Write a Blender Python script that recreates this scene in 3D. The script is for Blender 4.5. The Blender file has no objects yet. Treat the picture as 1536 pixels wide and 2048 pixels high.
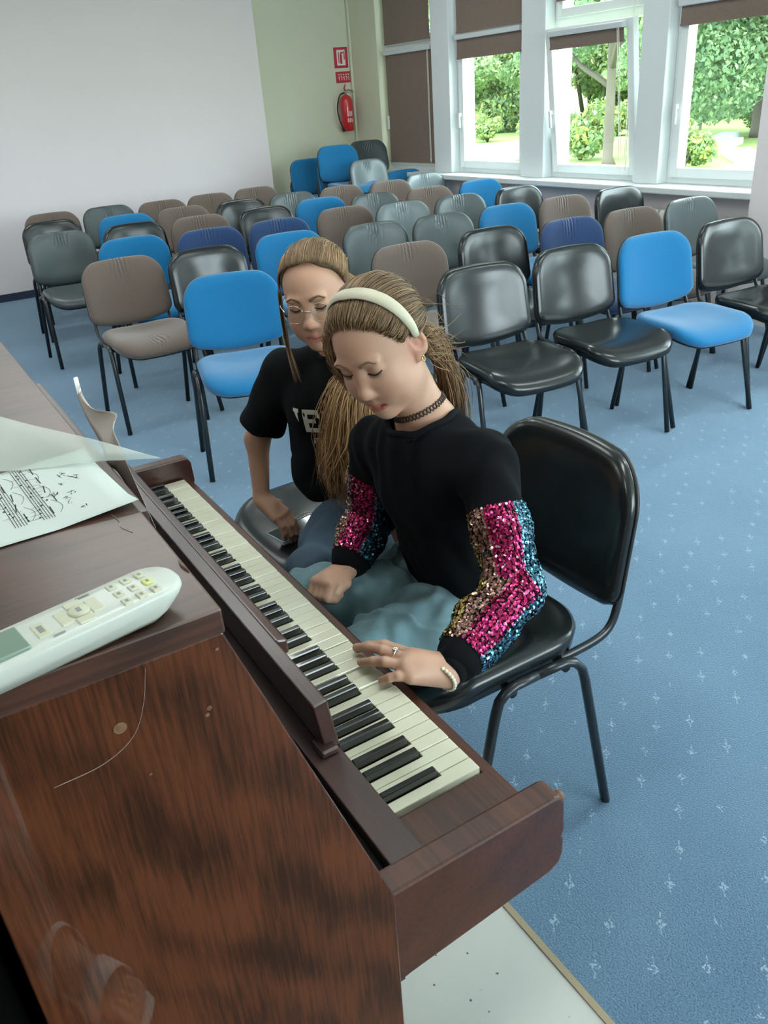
import bpy, bmesh, math, random
import numpy as np
from mathutils import Vector, Matrix
random.seed(7); RNG = np.random.default_rng(7)
S = bpy.context.scene; COL = S.collection

# ------------------------------------------------------------------ camera
cam_d = bpy.data.cameras.new('camera'); cam = bpy.data.objects.new('camera', cam_d); COL.objects.link(cam)
cam_d.sensor_fit = 'VERTICAL'; cam_d.sensor_height = 24.0; cam_d.lens = 24.0 * 1622.13 / 2048
cam_d.clip_start = 0.02; cam_d.clip_end = 400
cam.matrix_world = Matrix((((-0.5246734,0.3561918,-0.7732046,-0.6434083),(-0.8484926,-0.2925510,0.4409922,0.4828494),(-0.0691240,0.8874352,0.4557198,1.5282532),(0.0000000,0.0000000,0.0000000,1.0000000))))
S.camera = cam

# ------------------------------------------------------------------ light, exposure
S.view_settings.view_transform = 'Standard'; S.view_settings.look = 'None'
S.view_settings.exposure = 2.06; S.view_settings.gamma = 1.0; S.view_settings.use_curve_mapping = False
W = bpy.data.worlds.new('sky'); S.world = W; W.use_nodes = True
_n = W.node_tree.nodes; _bg = _n['Background']
_bg.inputs['Color'].default_value = (0.80, 0.96, 1.0, 1); _bg.inputs['Strength'].default_value = 3.3
sun_d = bpy.data.lights.new('sun', 'SUN'); sun_d.energy = 1.6; sun_d.angle = math.radians(6); sun_d.color = (1.0, 0.96, 0.86)
sun = bpy.data.objects.new('sun', sun_d); COL.objects.link(sun)
sun.rotation_euler = Vector((0.35, -0.75, -0.9)).to_track_quat('-Z', 'Y').to_euler()
try:
    S.cycles.use_denoising = True; S.cycles.max_bounces = 8; S.cycles.diffuse_bounces = 5
    S.cycles.caustics_reflective = False; S.cycles.caustics_refractive = False
    S.cycles.sample_clamp_indirect = 6.0; S.cycles.transparent_max_bounces = 16
except Exception: pass

def portal(name, x0, x1, z0, z1, y):           # tells the sampler where the daylight comes in; gives off no light itself
    d = bpy.data.lights.new(name, 'AREA'); d.shape = 'RECTANGLE'; d.size = x1 - x0; d.size_y = z1 - z0
    d.cycles.is_portal = True
    o = bpy.data.objects.new(name, d); COL.objects.link(o)
    o.location = ((x0 + x1) / 2, y, (z0 + z1) / 2); o.rotation_euler = (math.pi / 2 * (1 if y < 0 else -1), 0, 0)
    return o
# unseen ceiling lights added to fill the hall, rows of long fittings
CEIL_Z = 3.1
FILL_POWER = 5.0
def ceiling_fill_lamp(x, y):
    d = bpy.data.lights.new('ceiling_fill_light', 'AREA'); d.shape = 'RECTANGLE'; d.size = 0.25; d.size_y = 1.2; d.energy = FILL_POWER; d.color = (.95, 1, .97)
    o = bpy.data.objects.new('ceiling_fill_light', d); COL.objects.link(o); o.location = (x, y, CEIL_Z - 0.085)
for _x in (.6, 3.2, 5.8):
    for _y in (-2.9, -.4, 2.1): ceiling_fill_lamp(_x, _y)

# ------------------------------------------------------------------ helpers
def lin(r, g, b):
    f = lambda c: (c / 255 / 12.92) if c / 255 <= .04045 else ((c / 255 + .055) / 1.055) ** 2.4
    return (f(r), f(g), f(b), 1.0)
def mat(name, col=(.5, .5, .5, 1), rough=.5, metal=0.0, spec=.5, coat=0.0, attr=None, noise=None, bump=None, sheen=0.0, sss=0.0, trans=0.0, alpha=1.0, coat_r=.05):
    m = bpy.data.materials.new(name); m.use_nodes = True; nt = m.node_tree; b = nt.nodes['Principled BSDF']
    b.inputs['Base Color'].default_value = col; b.inputs['Roughness'].default_value = rough; b.inputs['Metallic'].default_value = metal
    b.inputs['Specular IOR Level'].default_value = spec; b.inputs['Coat Weight'].default_value = coat; b.inputs['Coat Roughness'].default_value = coat_r
    b.inputs['Sheen Weight'].default_value = sheen; b.inputs['Subsurface Weight'].default_value = sss; b.inputs['Subsurface Scale'].default_value = .01
    b.inputs['Transmission Weight'].default_value = trans; b.inputs['Alpha'].default_value = alpha
    src = None
    if attr:
        a = nt.nodes.new('ShaderNodeAttribute'); a.attribute_name = attr; src = a.outputs['Color']; nt.links.new(src, b.inputs['Base Color'])
    if noise:                                   # (scale, second colour, contrast)
        tc = nt.nodes.new('ShaderNodeTexCoord'); t = nt.nodes.new('ShaderNodeTexNoise'); t.inputs['Scale'].default_value = noise[0]; t.inputs['Detail'].default_value = 4
        nt.links.new(tc.outputs['Object'], t.inputs['Vector'])
        r = nt.nodes.new('ShaderNodeMapRange'); r.inputs[1].default_value = .5 - noise[2]; r.inputs[2].default_value = .5 + noise[2]
        nt.links.new(t.outputs['Fac'], r.inputs[0])
        mx = nt.nodes.new('ShaderNodeMix'); mx.data_type = 'RGBA'
        mx.inputs[7].default_value = noise[1]; nt.links.new(r.outputs[0], mx.inputs[0])
        if src is not None: nt.links.new(src, mx.inputs[6])
        else: mx.inputs[6].default_value = col
        nt.links.new(mx.outputs[2], b.inputs['Base Color'])
    if bump:                                    # (scale, strength, distance)
        tc = nt.nodes.new('ShaderNodeTexCoord'); t = nt.nodes.new('ShaderNodeTexNoise'); t.inputs['Scale'].default_value = bump[0]; t.inputs['Detail'].default_value = 3
        nt.links.new(tc.outputs['Object'], t.inputs['Vector'])
        bp = nt.nodes.new('ShaderNodeBump'); bp.inputs['Strength'].default_value = bump[1]; bp.inputs['Distance'].default_value = bump[2]
        nt.links.new(t.outputs['Fac'], bp.inputs['Height']); nt.links.new(bp.outputs[0], b.inputs['Normal'])
    return m
def emis(name, col, s):
    m = bpy.data.materials.new(name); m.use_nodes = True; nt = m.node_tree; b = nt.nodes['Principled BSDF']
    b.inputs['Emission Color'].default_value = col; b.inputs['Emission Strength'].default_value = s; return m

class MB:                                        # mesh builder: collects verts and faces, links ONE mesh object
    def __init__(s): s.v = []; s.f = []; s.c = []; s.cur = None
    def add(s, vs, fs):
        o = len(s.v); s.v += [tuple(map(float, q)) for q in vs]; s.f += [[i + o for i in q] for q in fs]
        if s.cur is not None: s.c += [s.cur] * len(vs)
        return s
    def box(s, x0, y0, z0, x1, y1, z1):
        return s.add([(x0,y0,z0),(x1,y0,z0),(x1,y1,z0),(x0,y1,z0),(x0,y0,z1),(x1,y0,z1),(x1,y1,z1),(x0,y1,z1)],
                     [(0,3,2,1),(4,5,6,7),(0,1,5,4),(1,2,6,5),(2,3,7,6),(3,0,4,7)])
    def prism(s, poly, axis, a, b):              # polygon of (u,v) extruded along axis x, y or z from a to b
        n = len(poly)
        mk = {'x': lambda u, v, w: (w, u, v), 'y': lambda u, v, w: (u, w, v), 'z': lambda u, v, w: (u, v, w)}[axis]
        vs = [mk(u, v, a) for u, v in poly] + [mk(u, v, b) for u, v in poly]
        return s.add(vs, [list(range(n))[::-1], list(range(n, 2 * n))] + [[i, (i + 1) % n, n + (i + 1) % n, n + i] for i in range(n)])
    def tube(s, pts, r, n=8, flat=1.0, caps=True, up=None):
        P = [Vector(p) for p in pts]; m = len(P); R = r if hasattr(r, '__len__') else [r] * m
        vs = []; prev = None
        for i, p in enumerate(P):
            t = (P[min(i + 1, m - 1)] - P[max(i - 1, 0)])
            if t.length < 1e-9: t = Vector((0, 0, 1))
            t.normalize()
            if prev is None:
                a = Vector(up) if up else (Vector((0, 0, 1)) if abs(t.z) < .9 else Vector((1, 0, 0)))
            else: a = prev
            a = (a - t * a.dot(t))
            if a.length < 1e-6: a = t.orthogonal()
            a.normalize(); prev = a; b = t.cross(a)
            vs += [p + a * (R[i] * math.cos(2 * math.pi * k / n)) + b * (R[i] * flat * math.sin(2 * math.pi * k / n)) for k in range(n)]
        fs = [[i * n + k, i * n + (k + 1) % n, (i + 1) * n + (k + 1) % n, (i + 1) * n + k] for i in range(m - 1) for k in range(n)]
        if caps: fs += [list(range(n))[::-1], list(range((m - 1) * n, m * n))]
        return s.add(vs, fs)
    def lathe(s, prof, c=(0, 0, 0), n=20):
        vs = []; k = len(prof)
        for r, z in prof: vs += [(c[0] + r * math.cos(2 * math.pi * i / n), c[1] + r * math.sin(2 * math.pi * i / n), c[2] + z) for i in range(n)]
        fs = [[i * n + j, i * n + (j + 1) % n, (i + 1) * n + (j + 1) % n, (i + 1) * n + j] for i in range(k - 1) for j in range(n)]
        return s.add(vs, fs + [list(range(n))[::-1], list(range((k - 1) * n, k * n))])
    def grid(s, fn, nu, nv):                     # open sheet
        vs = [fn(i / nu, j / nv) for j in range(nv + 1) for i in range(nu + 1)]
        return s.add(vs, [[j * (nu + 1) + i, j * (nu + 1) + i + 1, (j + 1) * (nu + 1) + i + 1, (j + 1) * (nu + 1) + i] for j in range(nv) for i in range(nu)])
    def xf(s, M): s.v = [tuple(M @ Vector(q)) for q in s.v]; return s
    def build(s, name, m, parent=None, smooth=False, bevel=0.0, seg=2, sub=0, solid=0.0):
        me = bpy.data.meshes.new(name); me.from_pydata(s.v, [], s.f); me.materials.append(m)
        if s.c:
            a = me.color_attributes.new('Col', 'FLOAT_COLOR', 'POINT'); a.data.foreach_set('color', np.array(s.c, np.float32).ravel())
        if smooth: me.polygons.foreach_set('use_smooth', [True] * len(me.polygons))
        me.update(); o = bpy.data.objects.new(name, me); COL.objects.link(o)
        if parent is not None: o.parent = parent
        if solid: k = o.modifiers.new('thickness', 'SOLIDIFY'); k.thickness = solid; k.offset = 0
        if bevel: k = o.modifiers.new('edge', 'BEVEL'); k.width = bevel; k.segments = seg; k.limit_method = 'ANGLE'; k.angle_limit = .6
        if sub: k = o.modifiers.new('sub', 'SUBSURF'); k.levels = sub; k.render_levels = sub
        return o
def np_mesh(name, V, F, m, parent=None, smooth=True, col=None):
    me = bpy.data.meshes.new(name); F = np.asarray(F); k = F.shape[1]
    me.vertices.add(len(V)); me.vertices.foreach_set('co', np.asarray(V, np.float32).ravel())
    me.loops.add(F.size); me.loops.foreach_set('vertex_index', F.ravel().astype(np.int32))
    me.polygons.add(len(F)); me.polygons.foreach_set('loop_start', (np.arange(len(F)) * k).astype(np.int32))
    me.materials.append(m)
    if smooth: me.polygons.foreach_set('use_smooth', np.ones(len(F), bool))
    if col is not None:
        a = me.color_attributes.new('Col', 'FLOAT_COLOR', 'POINT'); c = np.ones((len(V), 4), np.float32); c[:, :3] = np.asarray(col)[:, :3]; a.data.foreach_set('color', c.ravel())
    me.update(calc_edges=True); me.validate()
    o = bpy.data.objects.new(name, me); COL.objects.link(o)
    if parent is not None: o.parent = parent
    return o
def thing(name, label, cat, loc=(0, 0, 0), rz=0.0, group=None):
    o = bpy.data.objects.new(name, None); COL.objects.link(o); o.location = loc; o.rotation_euler = (0, 0, rz); o.empty_display_size = .1
    o['label'] = label; o['category'] = cat; o['kind'] = 'thing'
    if group: o['group'] = group
    return o
def tag(o, label, cat, group=None):
    o['label'] = label; o['category'] = cat; o['kind'] = 'thing'
    if group: o['group'] = group
    return o
def struct(o, label=None):
    o['kind'] = 'structure'
    if label: o['label'] = label
    return o
def dup(root, loc, rz, label):
    r = root.copy(); COL.objects.link(r); r.location = loc; r.rotation_euler = (0, 0, rz); r['label'] = label
    for ch in root.children:
        c = ch.copy(); COL.objects.link(c); c.parent = r
        for g in ch.children:
            d = g.copy(); COL.objects.link(d); d.parent = c
    return r
def catmull(P, n=8):
    P = [np.array(p, float) for p in P]; P = [2 * P[0] - P[1]] + P + [2 * P[-1] - P[-2]]; out = []
    for i in range(1, len(P) - 2):
        for k in range(n):
            t = k / n; a, b, c, d = P[i - 1:i + 3]
            out.append(.5 * (2 * b + (c - a) * t + (2 * a - 5 * b + 4 * c - d) * t * t + (3 * b - a - 3 * c + d) * t ** 3))
    return out + [P[-2]]

# ------------------------------------------------------------------ room
XW, XY, YW, YP = 8.12, 8.27, -4.76, -4.62      # lilac wall, cream wall, window plane, inner face of the window wall
X_BACK, Y_LEFT = -3.4, 3.6
SILL_Z = 0.80
M_lilac = mat('lilac_paint', (.82, .745, .745, 1), .6, noise=(1.5, (.79, .715, .72, 1), .3))
M_cream = mat('cream_paint', (.68, .69, .53, 1), .55, noise=(2.0, (.64, .655, .50, 1), .3))
M_white = mat('white_paint', (.74, .78, .79, 1), .4)
M_ceil = mat('ceiling_paint', (.80, .80, .78, 1), .8)
M_pvc = mat('white_pvc', (.80, .83, .83, 1), .25)

def carpet_material():
    m = bpy.data.materials.new('blue_carpet'); m.use_nodes = True; nt = m.node_tree; b = nt.nodes['Principled BSDF']; N = nt.nodes.new; L = nt.links.new
    b.inputs['Roughness'].default_value = .95; b.inputs['Specular IOR Level'].default_value = .15; b.inputs['Sheen Weight'].default_value = 1.0; b.inputs['Sheen Roughness'].default_value = .4; b.inputs['Sheen Tint'].default_value = (.6, .8, 1, 1)
    tc = N('ShaderNodeTexCoord')
    n1 = N('ShaderNodeTexNoise'); n1.inputs['Scale'].default_value = 260; n1.inputs['Detail'].default_value = 3; L(tc.outputs['Object'], n1.inputs['Vector'])
    n2 = N('ShaderNodeTexNoise'); n2.inputs['Scale'].default_value = 2.2; n2.inputs['Detail'].default_value = 4; L(tc.outputs['Object'], n2.inputs['Vector'])
    base = N('ShaderNodeMix'); base.data_type = 'RGBA'; base.inputs[6].default_value = (.064, .125, .200, 1); base.inputs[7].default_value = (.158, .255, .350, 1)
    add = N('ShaderNodeMath'); add.operation = 'ADD'; s2 = N('ShaderNodeMath'); s2.operation = 'MULTIPLY'; s2.inputs[1].default_value = .35
    L(n2.outputs['Fac'], s2.inputs[0]); L(n1.outputs['Fac'], add.inputs[0]); L(s2.outputs[0], add.inputs[1])
    mr = N('ShaderNodeMapRange'); mr.inputs[1].default_value = .45; mr.inputs[2].default_value = .9; L(add.outputs[0], mr.inputs[0]); L(mr.outputs[0], base.inputs[0])
    # small pale woven marks on a staggered grid, each a cluster of short threads
    sep = N('ShaderNodeSeparateXYZ'); L(tc.outputs['Object'], sep.inputs[0])
    def M(op, a, bb=None):
        q = N('ShaderNodeMath'); q.operation = op
        for k, v in enumerate((a, bb)):
            if v is None: continue
            if isinstance(v, (int, float)): q.inputs[k].default_value = v
            else: L(v, q.inputs[k])
        return q.outputs[0]
    P = .115
    row = M('FLOOR', M('DIVIDE', sep.outputs['Y'], P * .75))
    stag = M('MULTIPLY', M('MODULO', M('ABSOLUTE', row), 2.0), P * .5)
    wn = N('ShaderNodeTexWhiteNoise'); wn.noise_dimensions = '1D'; L(row, wn.inputs['W'])
    px = M('ADD', sep.outputs['X'], M('ADD', stag, M('MULTIPLY', wn.outputs['Value'], P * .35)))
    fx = M('SUBTRACT', M('MULTIPLY', M('FRACT', M('DIVIDE', px, P)), P), P / 2)
    fy = M('SUBTRACT', M('MULTIPLY', M('FRACT', M('DIVIDE', sep.outputs['Y'], P * .75)), P * .75), P * .375)
    r1 = M('MAXIMUM', M('ABSOLUTE', fx), M('ABSOLUTE', fy))
    inner = M('LESS_THAN', r1, .0085)
    n3 = N('ShaderNodeTexNoise'); n3.inputs['Scale'].default_value = 150; n3.inputs['Detail'].default_value = 1; L(tc.outputs['Object'], n3.inputs['Vector'])
    thr = M('GREATER_THAN', n3.outputs['Fac'], .50)
    arm = M('MULTIPLY', M('LESS_THAN', M('ABSOLUTE', M('ADD', fx, fy)), .0022), M('LESS_THAN', r1, .019))
    msk = M('MULTIPLY', M('MAXIMUM', inner, arm), thr)
    n4 = N('ShaderNodeTexNoise'); n4.inputs['Scale'].default_value = 7; L(tc.outputs['Object'], n4.inputs['Vector'])
    msk = M('MULTIPLY', msk, M('GREATER_THAN', n4.outputs['Fac'], .46))
    fin = N('ShaderNodeMix'); fin.data_type = 'RGBA'; L(M('MULTIPLY', msk, .42), fin.inputs[0]); L(base.outputs[2], fin.inputs[6]); fin.inputs[7].default_value = (.50, .62, .72, 1)
    L(fin.outputs[2], b.inputs['Base Color'])
    bp = N('ShaderNodeBump'); bp.inputs['Strength'].default_value = .7; bp.inputs['Distance'].default_value = .004; L(n1.outputs['Fac'], bp.inputs['Height']); L(bp.outputs[0], b.inputs['Normal'])
    return m
def lino_material():
    m = bpy.data.materials.new('speckled_lino'); m.use_nodes = True; nt = m.node_tree; b = nt.nodes['Principled BSDF']; N = nt.nodes.new; L = nt.links.new
    b.inputs['Roughness'].default_value = .35
    tc = N('ShaderNodeTexCoord'); v = N('ShaderNodeTexVoronoi'); v.inputs['Scale'].default_value = 34; L(tc.outputs['Object'], v.inputs['Vector'])
    lt = N('ShaderNodeMath'); lt.operation = 'LESS_THAN'; lt.inputs[1].default_value = .085; L(v.outputs['Distance'], lt.inputs[0])
    n = N('ShaderNodeTexNoise'); n.inputs['Scale'].default_value = 5; n.inputs['Detail'].default_value = 5; L(tc.outputs['Object'], n.inputs['Vector'])
    a = N('ShaderNodeMix'); a.data_type = 'RGBA'; a.inputs[6].default_value = (.50, .51, .46, 1); a.inputs[7].default_value = (.60, .60, .56, 1); L(n.outputs['Fac'], a.inputs[0])
    n2 = N('ShaderNodeTexNoise'); n2.inputs['Scale'].default_value = 11; L(tc.outputs['Object'], n2.inputs['Vector'])
    gt = N('ShaderNodeMath'); gt.operation = 'GREATER_THAN'; gt.inputs[1].default_value = .5; L(n2.outputs['Fac'], gt.inputs[0])
    mu = N('ShaderNodeMath'); mu.operation = 'MULTIPLY'; L(lt.outputs[0], mu.inputs[0]); L(gt.outputs[0], mu.inputs[1])
    f = N('ShaderNodeMix'); f.data_type = 'RGBA'; L(mu.outputs[0], f.inputs[0]); L(a.outputs[2], f.inputs[6]); f.inputs[7].default_value = (.10, .10, .09, 1)
    L(f.outputs[2], b.inputs['Base Color']); return m
struct(MB().box(-.42, -.250, -.12, .95, Y_LEFT, 0.0).build('floor', lino_material()))
struct(MB().box(X_BACK, -.250, -.12, -.42, Y_LEFT, 0.0).build('floor_side', mat('dark_brown_boards', (.055, .034, .022, 1), .5, noise=(6, (.08, .05, .032, 1), .3))), 'dark brown floor at the end of the piano')
struct(MB().box(X_BACK, YP - .02, -.12, XY + .3, -.250, 0.0).box(.95, -.250, -.12, XY + .3, Y_LEFT, 0.0).build('floor_carpet', carpet_material()), 'blue carpet with small pale woven marks')
struct(MB().box(X_BACK, -.252, -.001, .95, -.238, .003).build('trim_carpet', mat('carpet_edge_strip', (.34, .27, .17, 1), .6)), 'thin brown strip along the carpet edge')
struct(MB().box(X_BACK, YW - .4, CEIL_Z, XY + .3, Y_LEFT + .2, CEIL_Z + .2).build('ceiling', M_ceil))
struct(MB().box(XW, -3.45, 0, XY + .35, Y_LEFT, CEIL_Z).build('wall_front', M_lilac), 'pale lilac wall behind the last row of chairs')
struct(MB().box(XW - .012, -3.46, 0, XW + .004, Y_LEFT, .07).build('baseboard_front', mat('dark_blue_skirting', (.02, .035, .07, 1), .7)))
struct(MB().box(XY, YW - .3, 0, XY + .35, -3.45, CEIL_Z).build('wall_corner', M_cream), 'cream wall with the fire extinguisher')
struct(MB().box(XY - .012, YP, 0, XY, -3.45, .07).build('baseboard_corner', mat('dark_blue_skirting_b', (.02, .035, .07, 1), .7)))
struct(MB().box(X_BACK, Y_LEFT, 0, XY + .3, Y_LEFT + .2, CEIL_Z).build('wall_left', M_lilac))
# wall behind the camera with openings added to let in fill daylight
mb = MB(); mb.box(X_BACK - .2, YW - .3, 0, X_BACK, Y_LEFT + .2, .8); mb.box(X_BACK - .2, YW - .3, 2.6, X_BACK, Y_LEFT + .2, CEIL_Z)
struct(MB().box(-1.34, .575, 0, -1.17, Y_LEFT, CEIL_Z).build('wall_side', M_lilac), 'pale wall end mirrored in the glossy piano side')
for a, b in ((YW - .3, -4.2), (-2.6, -2.3), (-.7, Y_LEFT + .2)): mb.box(X_BACK - .2, a, .8, X_BACK, b, 2.6)
struct(mb.build('wall_back', M_lilac))
# window wall: parapet, lintel, pillars
struct(MB().box(X_BACK, YW - .18, -1.2, XY + .3, YP, SILL_Z - .04).build('wall_right', M_lilac), 'lilac parapet wall below the windows')
struct(MB().box(X_BACK, YW - .18, 2.75, XY + .3, YP, CEIL_Z).build('wall_right_lintel', M_white))
PILL = [(6.42, 6.71), (5.09, 5.385), (3.835, 4.075)]
for a, b in PILL:
    struct(MB().box(a, YW - .16, SILL_Z, b, YP, 2.75).build('wall_right_pillar', M_white, bevel=.006), 'white pillar between two windows')
struct(MB().box(7.70, YW - .16, SILL_Z - .05, XY, YP, 2.75).build('wall_right_corner', M_cream), 'narrow cream wall strip beside the corner window')
struct(MB().box(1.55, YW - .18, 0, 2.84, -4.36, CEIL_Z).build('wall_right_column', M_lilac), 'broad lilac wall column at the window end')
for a, b in ((.1, .35), (-1.2, -.95), (-2.5, -2.25)):
    struct(MB().box(a, YW - .16, SILL_Z, b, YP, 2.75).build('wall_right_pillar', M_white))
struct(MB().box(2.84, YW + .02, SILL_Z - .045, XY - .002, -4.475, SILL_Z).build('window_sill', M_white, bevel=.008), 'long white window sill')
struct(MB().box(X_BACK, YW + .02, SILL_Z - .045, 1.55, -4.475, SILL_Z).build('window_sill_end', M_white, bevel=.008))
# conduits on the cream wall
struct(MB().tube([(XY - .02, -4.62, 0), (XY - .02, -4.62, CEIL_Z)], .02, 10).build('trim_1', M_cream, smooth=True))
# ---- windows
M_glass = bpy.data.materials.new('window_glass'); M_glass.use_nodes = True
nt = M_glass.node_tree; nt.nodes.clear(); _o = nt.nodes.new('ShaderNodeOutputMaterial'); _t = nt.nodes.new('ShaderNodeBsdfTransparent'); _g = nt.nodes.new('ShaderNodeBsdfGlossy')
_g.inputs['Roughness'].default_value = .02; _t.inputs['Color'].default_value = (.93, .97, .96, 1); _x = nt.nodes.new('ShaderNodeMixShader'); _f = nt.nodes.new('ShaderNodeMath'); _f.operation = 'MULTIPLY_ADD'; _f.inputs[1].default_value = .8; _f.inputs[2].default_value = .04; _lw = nt.nodes.new('ShaderNodeLayerWeight'); _pw = nt.nodes.new('ShaderNodeMath'); _pw.operation = 'POWER'; _pw.inputs[1].default_value = 5.0; nt.links.new(_lw.outputs['Facing'], _pw.inputs[0]); nt.links.new(_pw.outputs[0], _f.inputs[0])
nt.links.new(_f.outputs[0], _x.inputs[0]); nt.links.new(_t.outputs[0], _x.inputs[1]); nt.links.new(_g.outputs[0], _x.inputs[2]); nt.links.new(_x.outputs[0], _o.inputs[0])
M_blind = mat('brown_blind_fabric', (.24, .175, .14, 1), .85, noise=(60, (.20, .15, .12, 1), .2), bump=(300, .3, .002))
M_alu = mat('blind_cassette', (.62, .66, .68, 1), .3)
TR = 1.945                                         # transom height
def bar_frame(mb, x0, x1, z0, z1, w, y0, y1):
    mb.box(x0, y0, z0, x0 + w, y1, z1); mb.box(x1 - w, y0, z0, x1, y1, z1); mb.box(x0 + w, y0, z0, x1 - w, y1, z0 + w); mb.box(x0 + w, y0, z1 - w, x1 - w, y1, z1)
def window(n, x0, x1, label, tilt=False):
    w = thing('window_%d' % n, label, 'window'); w['kind'] = 'structure'
    mb = MB(); bar_frame(mb, x0, x1, SILL_Z, 2.75, .05, YW - .03, YW + .04); mb.box(x0 + .05, YW - .03, TR - .035, x1 - .05, YW + .04, TR + .035)
    mb.build('window_frame', M_pvc, w, bevel=.006)
    for lo, hi, t in ((SILL_Z + .045, TR - .03, tilt), (TR + .03, 2.705, False)):
        s = MB(); bar_frame(s, x0 + .045, x1 - .045, lo, hi, .065, YW + .01, YW + .065)
        p = MB().add([(x0 + .11, YW + .036, lo + .065), (x1 - .11, YW + .036, lo + .065), (x1 - .11, YW + .036, hi - .065), (x0 + .11, YW + .036, hi - .065)], [(0, 1, 2, 3)])
        if t:
            M = Matrix.Translation((0, YW + .03, lo)) @ Matrix.Rotation(math.radians(-6.5), 4, 'X') @ Matrix.Translation((0, -YW - .03, -lo)); s.xf(M); p.xf(M)
        so = s.build('sash', M_pvc, w, bevel=.005); p.build('pane', M_glass, so)
        if lo < 1:
            h = MB().box(x1 - .087, YW + .065, 1.30, x1 - .067, YW + .09, 1.33).box(x1 - .09, YW + .085, 1.20, x1 - .064, YW + .10, 1.33)
            if t: h.xf(M)
            h.build('handle', M_pvc, so, bevel=.003)
    return w
window(1, 6.71, 7.70, 'corner window covered by brown blinds'); window(2, 5.385, 6.42, 'window between two white pillars, upper part shaded by a blind')
window(3, 4.075, 5.09, 'window with its lower sash tilted into the room', True); window(4, 2.84, 3.835, 'window next to the broad lilac column')
for k, (a, b) in enumerate(((.35, 1.55), (-.95, .1), (-2.25, -1.2), (-3.4, -2.5))): window(5 + k, a, b, 'window further along the wall')
def blind(x0, x1, ztop, zbot, label, y=None, tilt=False, cord=True):
    y = YW + .085 if y is None else y
    b = thing('roller_blind', label, 'blind', group='brown roller blinds on the windows')
    A = MB().box(x0, y, zbot, x1, y + .003, ztop - .02); B = MB().box(x0 - .01, y - .02, ztop - .04, x1 + .01, y + .03, ztop); C_ = MB().box(x0, y - .005, zbot - .012, x1, y + .008, zbot + .004)
    D = MB().tube([(x0 + .03, y + .022, ztop - .03), (x0 + .032, y + .024, .9)], .003, 6).tube([(x0 + .045, y + .022, ztop - .03), (x0 + .047, y + .024, .9)], .003, 6).tube([(x0 + .032, y + .024, .92), (x0 + .039, y + .024, .885), (x0 + .047, y + .024, .92)], .004, 6)
    bs = [A, B, C_] + ([D] if cord else [])
    if tilt:
        lo = SILL_Z + .045; M = Matrix.Translation((0, YW + .03, lo)) @ Matrix.Rotation(math.radians(-6.5), 4, 'X') @ Matrix.Translation((0, -YW - .03, -lo))
        for q in bs: q.xf(M)
    A.build('blind_fabric', M_blind, b); B.build('cassette', M_alu, b, bevel=.006); C_.build('bottom_rail', M_blind, b)
    if cord: D.build('pull_chain', mat('chain_white', (.75, .72, .66, 1), .4), b)
blind(6.80, 7.62, 2.72, 2.0, 'brown blind over the upper pane of the corner window', cord=False)
blind(6.78, 7.62, 1.935, .885, 'brown blind drawn fully down over the corner window')
blind(5.45, 6.36, 2.72, 2.0, 'brown blind over the upper pane beside the corner window', cord=False)
blind(5.45, 6.36, 1.975, 1.79, 'short brown blind at the top of the second lower pane, hanging straight', cord=False)
blind(4.15, 5.02, 2.72, 2.10, 'brown blind over the upper pane above the tilted sash')
blind(4.19, 4.97, 1.90, 1.78, 'short brown blind fixed to the tilted window sash', tilt=True)
blind(2.88, 3.78, 2.72, 2.0, 'brown blind over the upper pane beside the lilac column', cord=False)
blind(2.88, 3.78, 1.965, 1.82, 'short brown blind on the pane beside the lilac column', cord=False)
blind(-2.20, -1.25, 2.72, .88, 'unseen brown blind added to cut daylight behind the camera', cord=False)  # the two rear blinds are unseen, added to dim the near end
blind(-3.36, -2.55, 2.72, .88, 'unseen brown blind added to cut daylight at the rearmost window', cord=False)
# ---- radiator and pipes under the sill
M_rad = mat('radiator_enamel', (.66, .66, .60, 1), .35)
r = thing('radiator', 'cream ribbed radiator below the window sill', 'radiator', (3.75, -4.56, 0))
for k in range(9):
    MB().prism([(-.05, .14), (.05, .14), (.05, .60), (.035, .64), (-.035, .64), (-.05, .60)], 'x', -.27 + k * .06, -.27 + k * .06 + .045).build('rib', M_rad, r, bevel=.012, seg=3)
MB().tube([(-.3, 0, .58), (.3, 0, .58)], .018, 10).tube([(-.3, 0, .2), (.3, 0, .2)], .018, 10).tube([(-.25, 0, 0), (-.25, 0, .2)], .015, 8).tube([(.25, 0, 0), (.25, 0, .2)], .015, 8).build('header_pipe', M_rad, r, smooth=True)
tag(MB().tube([(3.44, -4.56, .58), (2.95, -4.56, .58), (2.875, -4.56, .585), (2.85, -4.56, .6)], .02, 10).tube([(3.14, -4.56, .58), (3.14, -4.56, 0)], .018, 10).build('heating_pipe', M_rad, smooth=True), 'cream heating pipe from the radiator to the lilac column', 'pipe')
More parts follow.
